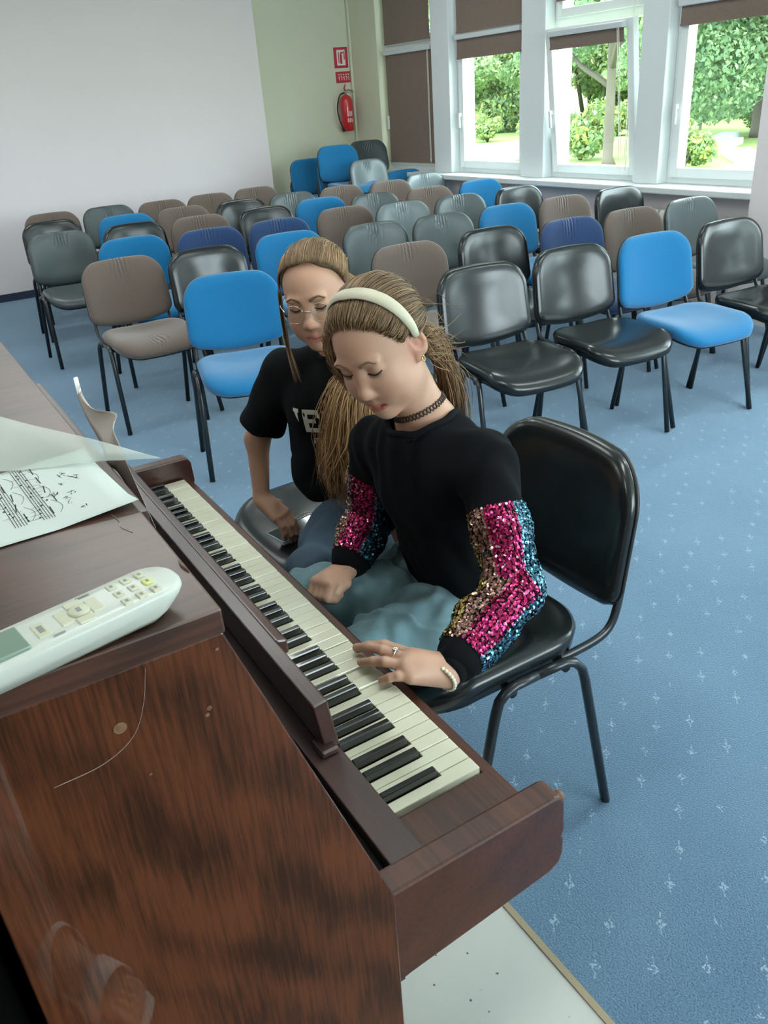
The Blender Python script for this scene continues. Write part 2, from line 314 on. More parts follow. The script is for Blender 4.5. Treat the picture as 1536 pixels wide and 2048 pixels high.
# ---- extinguisher and its sign on the cream wall
M_red = mat('red_enamel', (.55, .02, .025, 1), .25, coat=.5); M_blk = mat('black_rubber', (.012, .012, .012, 1), .5); M_steel = mat('steel', (.5, .5, .5, 1), .3, 1.0)
e = thing('fire_extinguisher', 'red fire extinguisher hung on the cream wall', 'fire extinguisher', (XY - .085, -4.475, 1.20))
MB().lathe([(.0, 0), (.062, 0), (.07, .012), (.07, .30), (.06, .335), (.03, .36), (.018, .365)], n=24).build('cylinder', M_red, e, smooth=True)
MB().lathe([(.0, .36), (.017, .36), (.017, .385), (.024, .387), (.024, .40), (.0, .40)], n=16).build('valve', mat('grey_valve', (.45, .42, .40, 1), .4), e, smooth=True)
MB().tube([(0, 0, .40), (0, -.03, .415), (0, -.095, .40)], [.006, .008, .006], 8).build('lever', M_steel, e, smooth=True)
MB().tube([(0, 0, .40), (0, .01, .43), (0, -.01, .47)], [.008, .010, .006], 8).build('carry_handle', mat('red_handle', (.4, .05, .05, 1), .4), e, smooth=True)
MB().tube([(0, -.03, .392), (0, -.11, .388)], .005, 8).build('lower_lever', M_steel, e, smooth=True)
MB().tube(catmull([(-.01, .02, .385), (-.03, .09, .36), (-.03, .13, .25), (-.03, .12, .14), (-.03, .08, .03)], 6), .008, 8).build('hose', M_blk, e, smooth=True)
MB().tube([(-.03, .085, .05), (-.03, .07, .0)], [.010, .014], 10).build('nozzle', M_blk, e, smooth=True)
g = MB()
for z0, z1 in ((.09, .13), (.15, .20)):
    for k in range(3): a0 = math.pi + (-.45 + k * .33); a1 = a0 + .25; g.add([(.0712 * math.cos(a), .0712 * math.sin(a), z) for a, z in ((a0, z0), (a1, z0), (a1, z1), (a0, z1))], [(0, 1, 2, 3)])
g.build('label_print', mat('label_pale', (.75, .45, .42, 1), .5), e)
MB().box(.065, -.03, .14, .085, .03, .3).build('wall_bracket', M_blk, e)
M_sgr = mat('sign_red', (.52, .03, .05, 1), .4); M_sgw = mat('sign_white', (.78, .76, .74, 1), .4)
s = thing('fire_sign', 'red and white fire extinguisher pictogram sign on the cream wall', 'sign', (XY - .004, -4.50, 1.93))
MB().box(-.003, -.085, -.10, .003, .085, .10).build('sign_board', M_sgr, s)
MB().box(-.005, -.052, -.075, -.003, .052, .075).build('sign_field', M_sgw, s)
g = MB().box(-.0062, -.012, -.06, -.005, .014, .03).box(-.0062, -.008, .03, -.005, .008, .05).box(-.0062, -.03, .04, -.005, .006, .052).box(-.0062, .024, -.05, -.005, .034, .05).box(-.0062, -.046, -.02, -.005, -.034, .06)
g.build('pictogram', M_sgr, s)
s = thing('fire_sign', 'small red plate with white lettering below the pictogram sign', 'sign', (XY - .004, -4.51, 1.74))
MB().box(-.003, -.09, -.055, .003, .09, .055).build('sign_board', M_sgr, s)
g = MB()
for k in range(5):
    y = .065 - k * .03; g.box(-.005, y - .018, -.03, -.003, y - .012, .01); g.box(-.005, y - .012, -.006 + (k % 2) * .01, -.003, y, .0 + (k % 2) * .01)
    g.box(-.005, y - .018, .02, -.003, y - .004, .032)
g.build('lettering', M_sgw, s)

# fittings of the added fill lights; black sheet added to darken behind the piano
for _x in (.6, 3.2, 5.8):
    for _y in (-2.9, -.4, 2.1):
        struct(MB().box(_x - .16, _y - .63, CEIL_Z - .075, _x + .16, _y + .63, CEIL_Z).build('ceiling_fill_lamp', M_white))
cu = MB().grid(lambda u, v: (-.22 + 1.9 * u, .572 + .012 * math.sin(u * 95), .004 + 1.12 * v), 160, 2)
tag(cu.build('darkening_sheet', mat('black_darkening_cloth', (.002, .0022, .002, 1), 1.0, spec=.02), None, smooth=True, solid=.004), 'black sheet added to darken the gap behind the piano', 'dark sheet')

# ------------------------------------------------------------------ stacking chairs
def leather(name, c, rough): return mat(name, c, rough, spec=.58, bump=(180, .12, .001))
def fabric(name, c, c2): return mat(name, c, .9, spec=.15, sheen=.4, noise=(420, c2, .25), bump=(500, .35, .0015))
CH_MAT = {'black': leather('black_leatherette', (.010, .013, .014, 1), .24), 'grey': leather('grey_leatherette', (.060, .078, .082, 1), .36),
          'pale': leather('sheen_grey_leatherette', (.14, .175, .185, 1), .32),  # window sheen on dark leatherette put into the grey
          'blue': fabric('bright_blue_fabric', (.007, .132, .305, 1), (.012, .178, .38, 1)), 'navy': fabric('navy_fabric', (.018, .045, .125, 1), (.03, .065, .16, 1)),
          'brown': fabric('brown_fabric', (.125, .092, .076, 1), (.165, .125, .105, 1))}
def gathers(m):                                  # cloth gathered in short pleats at the top middle of the back and the front of the seat
    nt = m.node_tree; N = nt.nodes.new; L = nt.links.new; b = nt.nodes['Principled BSDF']; tc = N('ShaderNodeTexCoord'); sp = N('ShaderNodeSeparateXYZ'); L(tc.outputs['Object'], sp.inputs[0])
    def M(op, a, c=None):
        q = N('ShaderNodeMath'); q.operation = op
        for k, v in enumerate((a, c)):
            if v is None: continue
            if isinstance(v, (int, float)): q.inputs[k].default_value = v
            else: L(v, q.inputs[k])
        return q.outputs[0]
    def bell(v, c, w): t = M('DIVIDE', M('SUBTRACT', v, c), w); return M('EXPONENT', M('MULTIPLY', M('MULTIPLY', t, t), -1.0))
    nz = N('ShaderNodeTexNoise'); nz.inputs['Scale'].default_value = 9; L(tc.outputs['Object'], nz.inputs['Vector'])
    wob = M('MULTIPLY', M('SUBTRACT', nz.outputs['Fac'], .5), .09)
    wave = M('SINE', M('MULTIPLY', M('ADD', sp.outputs['X'], wob), 260.0))
    mask = M('MULTIPLY', bell(sp.outputs['X'], 0.0, .045), M('ADD', bell(sp.outputs['Z'], .80, .055), M('MULTIPLY', bell(sp.outputs['Y'], .17, .06), M('LESS_THAN', sp.outputs['Z'], .52))))
    bp = N('ShaderNodeBump'); bp.inputs['Strength'].default_value = 1.0; bp.inputs['Distance'].default_value = .0035; L(M('MULTIPLY', wave, mask), bp.inputs['Height'])
    if b.inputs['Normal'].links: L(b.inputs['Normal'].links[0].from_socket, bp.inputs['Normal'])
    L(bp.outputs[0], b.inputs['Normal'])
for _k in ('brown', 'navy', 'grey', 'pale'): gathers(CH_MAT[_k])
M_frame = mat('black_painted_steel', (.012, .016, .02, 1), .32, spec=.6); M_shell = mat('black_plastic', (.012, .012, .013, 1), .5); M_tip = mat('black_rubber_tip', (.01, .01, .01, 1), .8)
def rounded_outline(w, h, rt, rb, sag, n=10, crown=.012):       # (u, v): v from 0 at the bottom to h at the top
    P = []
    def arc(cx, cy, r, a0, a1):
        for k in range(n + 1):
            a = a0 + (a1 - a0) * k / n; P.append([cx + r * math.cos(a), cy + r * math.sin(a)])
    arc(w / 2 - rb, rb, rb, -math.pi / 2, 0); arc(w / 2 - rt, h - rt, rt, 0, math.pi / 2)
    top = [(w / 2 - rt) * (1 - 2 * k / 8) for k in range(1, 8)]; P += [[x, h] for x in top]
    arc(-w / 2 + rt, h - rt, rt, math.pi / 2, math.pi); arc(-w / 2 + rb, rb, rb, math.pi, 1.5 * math.pi)
    P += [[(-w / 2 + rb) * (1 - 2 * k / 8), 0] for k in range(1, 8)]
    for q in P:
        s = 1 - min(1, abs(q[0]) / (w / 2)) ** 2
        if q[1] < h * .3: q[1] -= sag * s * (1 - max(0, q[1]) / (h * .3))
        if q[1] > h * .6: q[1] += crown * s
    return P
def pad(outline, prof, place):                  # closed cushion: rings of the outline shrunk about its centre at given heights
    cx = sum(q[0] for q in outline) / len(outline); cy = sum(q[1] for q in outline) / len(outline); n = len(outline); vs = []; fs = []
    for sc, hh in prof:
        for u, v in outline: vs.append(place(cx + (u - cx) * sc, cy + (v - cy) * sc, hh))
    m = len(prof)
    for i in range(m - 1):
        for k in range(n): fs.append([i * n + k, i * n + (k + 1) % n, (i + 1) * n + (k + 1) % n, (i + 1) * n + k])
    vs.append(place(cx, cy, prof[0][1])); vs.append(place(cx, cy, prof[-1][1])); a = len(vs) - 2
    for k in range(n): fs.append([a, (k + 1) % n, k]); fs.append([a + 1, (m - 1) * n + k, (m - 1) * n + (k + 1) % n])
    return MB().add(vs, fs)
BACK_O = rounded_outline(.470, .308, .105, .045, .036, crown=.015); SEAT_O = rounded_outline(.462, .425, .10, .13, 0, crown=.018)
def make_chair(kind, label, loc, rz):
    t = thing('stacking_chair', label, 'chair', loc, rz, 'stacking chairs set out in rows'); m = CH_MAT[kind]; pleat = kind in ('brown', 'navy', 'grey', 'pale')
    def seat_place(u, v, h):                    # v from 0 (rear) to .425 (front)
        y = -.185 + v; z = .448 + h + .018 * (abs(u) / .23) ** 2.5 * (h > 0)
        q = max(0, (v - .25) / .175); z -= .038 * q ** 2.2; z += .010 * max(0, 1 - v / .12)
        if pleat and h > .01: z -= .004 * max(0, math.sin(u * 190)) * math.exp(-(u / .05) ** 2) * math.exp(-((v - .36) / .07) ** 2)
        return (u, y, z)
    pr = [(.0, -.012), (.9, -.012), (.985, -.004), (1.0, .010), (.985, .020), (.94, .029), (.86, .034), (.72, .034), (.55, .031), (.35, .028), (.15, .026)]
    pad(SEAT_O, pr, seat_place).build('seat', m, t, smooth=True)
    pad(SEAT_O, [(.0, -.028), (.8, -.028), (.93, -.02), (.95, -.010), (.9, -.008)], lambda u, v, h: seat_place(u, v, min(h, 0))).build('seat_shell', M_shell, t, smooth=True)
    T = math.radians(10.5)
    def back_place(u, v, h, dx=0):              # pad thickness h forward of the shell
        bend = .036 * (abs(u) / .23) ** 2; u *= 1.012 - .05 * v / .31
        if pleat and h > .01:
            h -= .0045 * max(0, math.sin(u * 170 + 1)) * math.exp(-(u / .04) ** 2) * math.exp(-((v - .27) / .05) ** 2)
        f = h + bend; return (u, -.268 + f * math.cos(T) - v * math.sin(T), .512 + v * math.cos(T) + f * math.sin(T))
    pr = [(.0, -.002), (.88, -.002), (.975, .002), (1.0, .012), (.992, .022), (.96, .031), (.88, .037), (.72, .039), (.5, .037), (.25, .034)]
    pad(BACK_O, pr, back_place).build('backrest', m, t, smooth=True)
    pad(BACK_O, [(.0, -.014), (.85, -.014), (.96, -.009), (1.006, .0), (1.006, .008), (.97, .008)], back_place).build('backrest_shell', M_shell, t, smooth=True)
    for s in (-1, 1):
        top = [(s * .246, .105, .405), (s * .245, .098, .425), (s * .244, .08, .440), (s * .243, .055, .447)]
        MB().tube([(s * .268, .205, .004), (s * .248, .112, .385)] + top + [(s * .243, .0, .449)], .0125, 8, flat=.8).build('leg', M_frame, t, smooth=True)
        MB().tube([(s * .268, -.195, .004), (s * .248, -.128, .385), (s * .246, -.120, .415), (s * .244, -.10, .438), (s * .243, -.075, .448), (s * .243, .0, .449)], .0125, 8, flat=.8).build('leg', M_frame, t, smooth=True)
        MB().tube(catmull([(s * .215, .02, .436), (s * .218, -.10, .438), (s * .217, -.185, .444), (s * .215, -.225, .462), (s * .212, -.246, .505), (s * .207, -.262, .58)], 4), .011, 8, flat=.75).build('back_tube', M_frame, t, smooth=True)
    MB().tube([(-.244, .06, .427), (.244, .06, .427)], .010, 8).tube([(-.244, -.08, .43), (.244, -.08, .43)], .010, 8).build('seat_rail', M_frame, t, smooth=True)
    return t
PROTO = {}
def chair(kind, x, y, deg, label, z=0.0, group=None):
    rz = math.radians(deg)
    if kind not in PROTO: PROTO[kind] = o = make_chair(kind, label, (x, y, z), rz)
    else: o = dup(PROTO[kind], (x, y, z), rz, label)
    if group: o['group'] = group
    return o
KN = {'black': 'black leatherette chair', 'grey': 'grey leatherette chair with pleats', 'pale': 'leatherette chair with window sheen in its grey', 'blue': 'bright blue fabric chair', 'navy': 'navy fabric chair', 'brown': 'brown fabric chair'}
ORD = ['first', 'second', 'third', 'fourth', 'fifth', 'sixth', 'seventh', 'eighth']
ROWS = [  # (row words, [(kind, x of the back's top, y, turn)])  listed from the piano side towards the windows
 ('front row', [('black', 2.31, -1.785, 84), ('black', 2.315, -2.33, 85), ('blue', 2.245, -2.81, 84), ('black', 2.22, -3.345, 86), ('black', 2.20, -3.905, 87)]),
 ('second row', [('blue', 3.12, -.915, 76), ('brown', 3.08, -1.90, 88), ('black', 3.11, -2.48, 87), ('navy', 2.98, -2.95, 88), ('brown', 2.95, -3.41, 88), ('pale', 2.95, -3.92, 90)]),
 ('third row', [('brown', 4.085, -.655, 92), ('black', 3.99, -1.12, 86), ('blue', 4.07, -1.68, 88), ('grey', 3.92, -2.20, 88), ('grey', 3.84, -2.66, 88), ('blue', 3.81, -3.16, 88), ('brown', 3.78, -3.64, 89), ('black', 3.78, -4.16, 89)]),
 ('fourth row', [('blue', 4.88, -.95, 89), ('navy', 4.75, -1.43, 87), ('navy', 4.71, -1.91, 88), ('brown', 4.84, -2.50, 88), ('pale', 4.65, -2.88, 88), ('grey', 4.59, -3.35, 88), ('black', 4.57, -3.90, 89)]),
 ('fifth row', [('grey', 5.69, -.66, 90), ('black', 5.61, -1.17, 89), ('brown', 5.51, -1.64, 89), ('black', 5.51, -2.17, 89), ('blue', 5.58, -2.69, 89), ('grey', 5.40, -3.09, 89), ('brown', 5.31, -3.57, 89), ('blue', 5.31, -4.10, 90)]),
 ('sixth row', [('black', 6.52, -.77, 90), ('blue', 6.24, -1.29, 90), ('brown', 6.27, -1.77, 90), ('black', 6.25, -2.28, 90), ('grey', 6.26, -2.77, 90), ('brown', 6.26, -3.26, 90), ('brown', 6.18, -3.73, 90), ('pale', 6.39, -4.26, 90)]),
 ('last row', [('brown', 7.16, -.90, 90), ('grey', 7.12, -1.38, 90), ('brown', 6.99, -1.83, 90), ('brown', 7.06, -2.31, 90), ('brown', 7.13, -2.80, 90)])]
for rw, L_ in ROWS:
    for k, (kd, x, y, dg) in enumerate(L_):
        nm = KN[kd] + (' with pleats' if False else '')
        place = 'at the piano end of the %s' % rw if k == 0 else ('at the window end of the %s' % rw if k == len(L_) - 1 else '%s from the piano side in the %s' % (ORD[k], rw))
        a = math.radians(dg)
        # back top sits 0.285 m behind the base centre
        chair(kd, x + .285 * -math.sin(a), y + .285 * math.cos(a), dg, '%s, %s' % (nm, place))
# stacks in the corner by the cream wall: every chair of a stack stands a little higher and further forward than the one below
for (x, y, dg, L_) in [(7.47, -3.69, 88, [('navy', 0, 'navy fabric chair at the bottom of the corner stack by the lilac wall edge'), ('blue', .16, 'blue fabric chair on top of the corner stack by the lilac wall edge')]),
                       (7.14, -3.84, 89, [('black', 0, 'black chair at the bottom of the corner stack below the extinguisher'), ('blue', .14, 'blue fabric chair in the middle of the stack below the extinguisher'), ('blue', .28, 'blue fabric chair topping the stack below the extinguisher')]),
                       (7.46, -4.40, 90, [('navy', 0, 'navy fabric chair at the bottom of the stack under the drawn blind'), ('blue', .14, 'blue fabric chair under the grey one in the stack by the drawn blind'), ('grey', .28, 'grey leatherette chair topping the stack by the drawn blind')])]:
    for k, (kd, z, lb) in enumerate(L_): chair(kd, x - .035 * k, y, dg, lb, z, 'chairs stacked in the corner')
chair('brown', 6.76, -4.02, 96, 'brown fabric chair under a sheen-grey one, in front of the corner stacks', 0, 'chairs stacked in the corner')
chair('pale', 6.72, -4.02, 96, 'chair with window sheen in its grey, stacked on a brown one, in front of the corner stacks', .14, 'chairs stacked in the corner')
chair('blue', 6.74, -4.44, 90, 'bright blue fabric chair at the window end of the last row', 0)

# ------------------------------------------------------------------ upright piano
def wood(name, dark, light, axis='Z', rough=.16, figure=1.0, coat=.6, spec=.5):
    m = bpy.data.materials.new(name); m.use_nodes = True; nt = m.node_tree; b = nt.nodes['Principled BSDF']; N = nt.nodes.new; L = nt.links.new
    b.inputs['Roughness'].default_value = .38; b.inputs['Coat Weight'].default_value = coat; b.inputs['Coat Roughness'].default_value = rough; b.inputs['Coat IOR'].default_value = 1.5 + .06 * (coat == 1.0); b.inputs['Specular IOR Level'].default_value = spec
    tc = N('ShaderNodeTexCoord')
    mp = N('ShaderNodeMapping'); L(tc.outputs['Object'], mp.inputs[0])
    sc = {'Z': (170, 170, 8), 'X': (4, 90, 90), 'Y': (90, 5, 90)}[axis]; mp.inputs['Scale'].default_value = sc
    # fine pores
    n1 = N('ShaderNodeTexNoise'); n1.inputs['Scale'].default_value = 1.6; n1.inputs['Detail'].default_value = 6; n1.inputs['Roughness'].default_value = .65; L(mp.outputs[0], n1.inputs['Vector'])
    # broad flame figure
    mp2 = N('ShaderNodeMapping'); L(tc.outputs['Object'], mp2.inputs[0]); mp2.inputs['Scale'].default_value = {'Z': (3, 13, 6), 'X': (2, 9, 9), 'Y': (9, 3, 9)}[axis]
    n2 = N('ShaderNodeTexNoise'); n2.inputs['Scale'].default_value = .8; n2.inputs['Detail'].default_value = 5; n2.inputs['Distortion'].default_value = 1.6; L(mp2.outputs[0], n2.inputs['Vector'])
    wv = N('ShaderNodeTexWave'); wv.wave_type = 'BANDS'; wv.bands_direction = 'Z' if axis != 'Z' else 'Y'; wv.inputs['Scale'].default_value = 2.6; wv.inputs['Distortion'].default_value = 7; wv.inputs['Detail'].default_value = 2; wv.inputs['Detail Scale'].default_value = 1.2
    mp3 = N('ShaderNodeMapping'); mp3.inputs['Rotation'].default_value = (math.radians(38), 0, 0); mp3.inputs['Scale'].default_value = (1, 1.6, 1.6); L(tc.outputs['Object'], mp3.inputs[0]); L(mp3.outputs[0], wv.inputs['Vector'])
    def M(op, a, c):
        q = N('ShaderNodeMath'); q.operation = op
        for k, v in enumerate((a, c)):
            if isinstance(v, (int, float)): q.inputs[k].default_value = v
            else: L(v, q.inputs[k])
        return q.outputs[0]
    f = M('ADD', M('MULTIPLY', n1.outputs['Fac'], .95), M('ADD', M('MULTIPLY', n2.outputs['Fac'], .75 * figure), M('MULTIPLY', wv.outputs['Fac'], .20 * figure)))
    cr = N('ShaderNodeValToRGB'); e = cr.color_ramp.elements; c = .475 + .475 * figure
    e[0].position = c - .19; e[0].color = dark; e[1].position = c + .19; e[1].color = light
    L(f, cr.inputs[0]); L(cr.outputs[0], b.inputs['Base Color']); return m
M_flame = wood('flamed_mahogany', (.027, .0085, .0038, 1), (.112, .033, .0125, 1), 'Z', .008, .78, coat=.85, spec=.2)
M_red_wood = wood('red_mahogany', (.036, .010, .006, 1), (.092, .027, .012, 1), 'X', .14, .55, coat=.4)
M_lid = wood('lid_mahogany', (.036, .015, .010, 1), (.088, .034, .021, 1), 'Y', .26, .8, coat=.4)
M_fall = wood('fallboard_mahogany', (.038, .016, .014, 1), (.070, .028, .022, 1), 'X', .28, .4)
M_worn = mat('worn_wood_edge', (.22, .12, .06, 1), .6, noise=(120, (.12, .05, .025, 1), .2))
M_dark = mat('cavity_shade_knob_black', (.006, .005, .005, 1), .9)  # near-black stands in for shade inside the case; the lid knob shares it
M_brass = mat('old_brass', (.45, .32, .12, 1), .35, 1.0)
PX0, PX1 = -.147, 1.235                            # outer faces of the end panels
pn = thing('upright_piano', 'reddish brown upright piano with open keyboard on pale floor', 'piano', (.54, .3, 0))
pn.location = (0, 0, 0)
side = [(.345, 1.183), (.222, .800), (.232, .0), (.545, .0), (.545, 1.183)]
MB().prism(side, 'x', PX0, PX0 + .035).build('side_panel', M_flame, pn, bevel=.0015)
MB().prism(side, 'x', PX1 - .035, PX1).build('side_panel', M_flame, pn, bevel=.0015)
MB().box(PX0 - .002, .343, 1.183, PX1 + .002, .548, 1.205).build('lid', M_lid, pn, bevel=.002)
MB().prism([(.355, 1.183), (.25, .80), (.262, .80), (.37, 1.183)], 'x', PX0 + .035, PX1 - .035).build('upper_panel', M_red_wood, pn)
MB().box(PX0 + .035, .25, .06, PX1 - .035, .27, .60).build('lower_panel', M_red_wood, pn)
MB().box(PX0 + .035, .24, .0, PX1 - .035, .545, .06).build('bottom_board', M_red_wood, pn)
MB().box(PX0 + .035, .525, .06, PX1 - .035, .54, 1.18).build('back_board', M_dark, pn)
MB().box(PX0 + .035, .20, .60, PX1 - .035, .30, .66).box(PX0 + .035, .215, .66, PX1 - .035, .30, .735).build('action_shelf', M_dark, pn)
ck = [(-.030, .715), (-.0285, .762), (-.022, .775), (-.012, .778), (.24, .7795), (.24, .625), (.20, .633), (.10, .642), (-.008, .653), (-.024, .662), (-.029, .676), (-.0295, .700), (-.0265, .706)]
MB().prism(ck, 'x', -.130, -.095).build('key_cheek', M_red_wood, pn, bevel=.004)
MB().prism(ck, 'x', 1.185, 1.220).build('key_cheek', M_red_wood, pn, bevel=.004)
MB().box(-.131, -.0293, .765, -.116, -.018, .7768).build('chipped_corner', M_worn, pn, bevel=.006)
MB().box(-.095, -.022, .652, 1.185, .215, .690).build('key_bed', M_red_wood, pn, bevel=.003)
MB().box(-.095, -.024, .690, 1.185, -.006, .715).build('key_slip', M_red_wood, pn, bevel=.003)
MB().box(-.095, -.006, .690, -.002, .138, .722).build('key_block', M_red_wood, pn, bevel=.002)
MB().box(1.1765, -.006, .690, 1.185, .138, .722).build('key_block', M_red_wood, pn, bevel=.001)
MB().box(-.095, .140, .690, 1.185, .186, .746).build('hinge_rail', M_fall, pn, bevel=.002)
MB().box(-.095, .186, .690, 1.185, .214, .728).build('rail_groove', M_dark, pn)
# keys
KW = .0235; M_ivory = mat('aged_ivory', (.70, .68, .53, 1), .22, noise=(14, (.62, .60, .45, 1), .25), coat=.3); M_ebony = mat('ebony_black', (.010, .011, .012, 1), .22, coat=.4)
names = 'ABCDEFG'
BW, BL0 = .0112, .050
def black_after(i): return names[i % 7] in 'ACDFG' and i < 49   # a black key lies between white i and i+1
OFF = {'A': .0012, 'C': -.0022, 'D': .0022, 'F': -.0030, 'G': 0.0}
for i in range(50):
    x0, x1 = i * KW + .0006, (i + 1) * KW - .0006; z0, z1 = .700, .730
    poly = [(x0, 0), (x1, 0), (x1, BL0)]
    if black_after(i):
        cx = (i + 1) * KW + OFF[names[i % 7]] - BW / 2 - .0008; poly += [(cx, BL0), (cx, .138)]
    else: poly += [(x1, .138)]
    if i > 0 and black_after(i - 1):
        cx = i * KW + OFF[names[(i - 1) % 7]] + BW / 2 + .0008; poly += [(cx, .138), (cx, BL0), (x0, BL0)]
    else: poly += [(x0, .138)]
    dz = -.004 if i in (9, 11) else (-.0008 * ((i * 7) % 3) / 2)
    MB().prism(poly, 'z', z0 + dz, z1 + dz).build('white_key', M_ivory, pn, bevel=.0012)
for i in range(49):
    if black_after(i):
        cx = (i + 1) * KW + OFF[names[i % 7]]; h = BW / 2; t = h * .80
        MB().add([(cx-h, BL0+.001, .712), (cx+h, BL0+.001, .712), (cx+h, .139, .712), (cx-h, .139, .712), (cx-t, BL0+.006, .7425), (cx+t, BL0+.006, .7425), (cx+t, .139, .7425), (cx-t, .139, .7425)],
                 [(0,3,2,1),(4,5,6,7),(0,1,5,4),(1,2,6,5),(2,3,7,6),(3,0,4,7)]).build('black_key', M_ebony, pn, bevel=.0016, seg=2)
# fallboard standing open on the hinge rail, with its ledge
MB().prism([(.1375, .7465), (.1605, .7465), (.1705, .827), (.1485, .830)], 'x', .132, 1.168).build('fallboard', M_fall, pn, bevel=.0025)
MB().prism([(.128, .797), (.1445, .797), (.1485, .829), (.129, .823)], 'x', .295, 1.168).build('music_ledge', M_fall, pn, bevel=.004)
MB().box(.118, .146, .7465, .150, .172, .758).build('hinge_block', M_fall, pn, bevel=.003)
# narrow music desk board resting against the upper panel
MB().prism([(.316, 1.08), (.330, 1.08), (.330, 1.160), (.316, 1.158)], 'x', .15, .722).build('desk_board', M_fall, pn, bevel=.002)
# scratches and knocks on the varnish (thin pale lines)
M_scr = mat('pale_scratch', (.42, .34, .30, 1), .7)
def scratch(P, w=.0008): MB().tube(catmull(P, 5), w, 5, flat=.3).build('scratch', M_scr, pn, smooth=True)
def on_side(y, z): return (PX0 - .0002, y, z)
scratch([on_side(.405, 1.178), on_side(.412, 1.150), on_side(.425, 1.125), on_side(.45, 1.112), on_side(.485, 1.110)], .0005)
scratch([(.060, .368, 1.2055), (.040, .366, 1.2055), (.030, .368, 1.2052), (.012, .362, 1.2052)], .0006)
for y, z, r in ((.3665, 1.122, .0022), (.369, 1.1165, .0018), (.432, 1.137, .005), (.352, 1.171, .0015), (.42, 1.085, .0012)):
    MB().lathe([(r * .5, 0), (r, .0001), (r, .0004), (0, .0005)], n=10).xf(Matrix.Translation(on_side(y, z)) @ Matrix.Rotation(-math.pi / 2, 4, 'Y')).build('knock_mark', M_worn, pn)
MB().tube(catmull([(-.085, .3445, 1.2045), (-.07, .347, 1.2048), (-.06, .3445, 1.2045)], 5), [.0005] + [.003] * 9 + [.0005], 6, flat=.22).build('worn_patch', M_worn, pn, smooth=True)
MB().tube([(.50, .5, 1.205), (.50, .5, 1.21)], .012, 12).build('lid_knob', M_dark, pn, smooth=True)

# ------------------------------------------------------------------ things lying on the piano
LZ = 1.2052
M_rem = mat('white_plastic', (.58, .60, .54, 1), .28); M_btn = mat('yellowed_button', (.54, .54, .40, 1), .4); M_lcd = mat('grey_green_display', (.20, .27, .21, 1), .15); M_ink = mat('grey_print', (.26, .26, .24, 1), .6); M_yel = mat('yellow_button', (.62, .64, .20, 1), .4)
rm = thing('air_conditioner_remote', 'white air conditioner remote control lying on the piano lid', 'remote control', (-.116, .367, LZ), math.radians(10))
# local y runs from the rounded button end (0) to the display end (.168); top face at .026
def rem_z(y): return .0235 - .003 * (y / .168)
prof = []
W0 = .0235
out = rounded_outline(.046, .168, .008, .016, .005, n=8, crown=.002)
def rp(u, v, h):
    k = .75 + .25 * min(1, v / .05) if v < .05 else 1.0
    zz = rem_z(v) + h
    low = .0045 + (.008 if .05 < v < .12 else .004 * (v >= .12))
    return (u, v, max(zz, .0008) if h > -.02 else .0012 + .006 * max(0, (v - .06) / .1))
pad(out, [(.0, -.03), (.80, -.03), (.88, -.018), (.97, -.010), (1.0, -.006), (.99, -.002), (.96, .0), (.6, .001), (.2, .0014)], rp).build('remote_body', M_rem, rm, smooth=True)
def rbox(x0, y0, x1, y1, m, n, par=rm, up=.0020): return MB().box(x0, y0, rem_z((y0 + y1) / 2) - .002, x1, y1, rem_z((y0 + y1) / 2) + up).build(n, m, par, bevel=.001, seg=2)
rbox(-.0165, .108, .0145, .156, M_lcd, 'display', up=.0036)
for r_, yy in enumerate((.018, .029, .040)):
    for c_, xx in enumerate((-.014, -.001, .012)):
        bt = rbox(xx - .0045, yy - .0035, xx + .0045, yy + .0035, M_yel if (r_ == 0 and c_ == 1) else M_btn, 'button')
        MB().box(xx - .0015, yy - .001, rem_z(yy) + .0019, xx + .0015, yy + .001, rem_z(yy) + .0023).build('button_print', M_ink, bt)
for (xx, yy, a, b) in ((0, .058, .010, .0045), (-.012, .069, .0045, .006), (.012, .069, .0045, .006), (0, .080, .010, .0045)): rbox(xx - a, yy - b, xx + a, yy + b, M_btn, 'button')
bt = MB().lathe([(.0075, 0), (.0075, .0025), (.006, .003), (0, .003)], (0, .069, rem_z(.069)), 18).build('button', M_btn, rm, smooth=True)
MB().box(-.003, .0675, rem_z(.069) + .003, .003, .0705, rem_z(.069) + .0032).build('button_print', M_ink, bt)
bt = rbox(-.012, .092, .008, .101, M_btn, 'button'); MB().box(-.006, .0945, rem_z(.096) + .0019, .003, .098, rem_z(.096) + .0023).build('button_print', M_ink, bt)
for xx, yy, w in ((.0165, .055, .010), (-.0155, .085, .008)): MB().box(xx - .0005, yy, rem_z(yy) + .0006, xx + .0005, yy + w, rem_z(yy) + .0018).build('small_print', M_ink, rm)

# sheet music: white paper with staves and notes, its near corners lifting a little
M_paper = mat('white_paper', (.56, .61, .57, 1), .75); M_black_ink = mat('black_ink', (.02, .02, .02, 1), .7)
A0 = np.array([.234, .352]); A1 = np.array([.060, .341]); AY = np.array([-.004, .292])       # front edge from far corner to near corner, then the long side
def sheet_pt(s, t, lift=0):                     # s across the front edge (0 far), t along the long side
    p = A0 + (A1 - A0) * s + AY * t
    z = LZ + .0012 + .006 * max(0, s - .82) / .18 * max(0, 1 - t / .25) + .004 * max(0, .3 - s) / .3 * max(0, 1 - t / .3) + lift
    return (p[0], p[1], z)
sh = MB().grid(lambda u, v: sheet_pt(u, v), 16, 16).build('sheet_music', M_paper, None, smooth=True, solid=.0003)
tag(sh, 'white sheet of printed music lying on the piano lid', 'sheet music', 'papers on the piano lid')
ink = MB(); rr = random.Random(3)
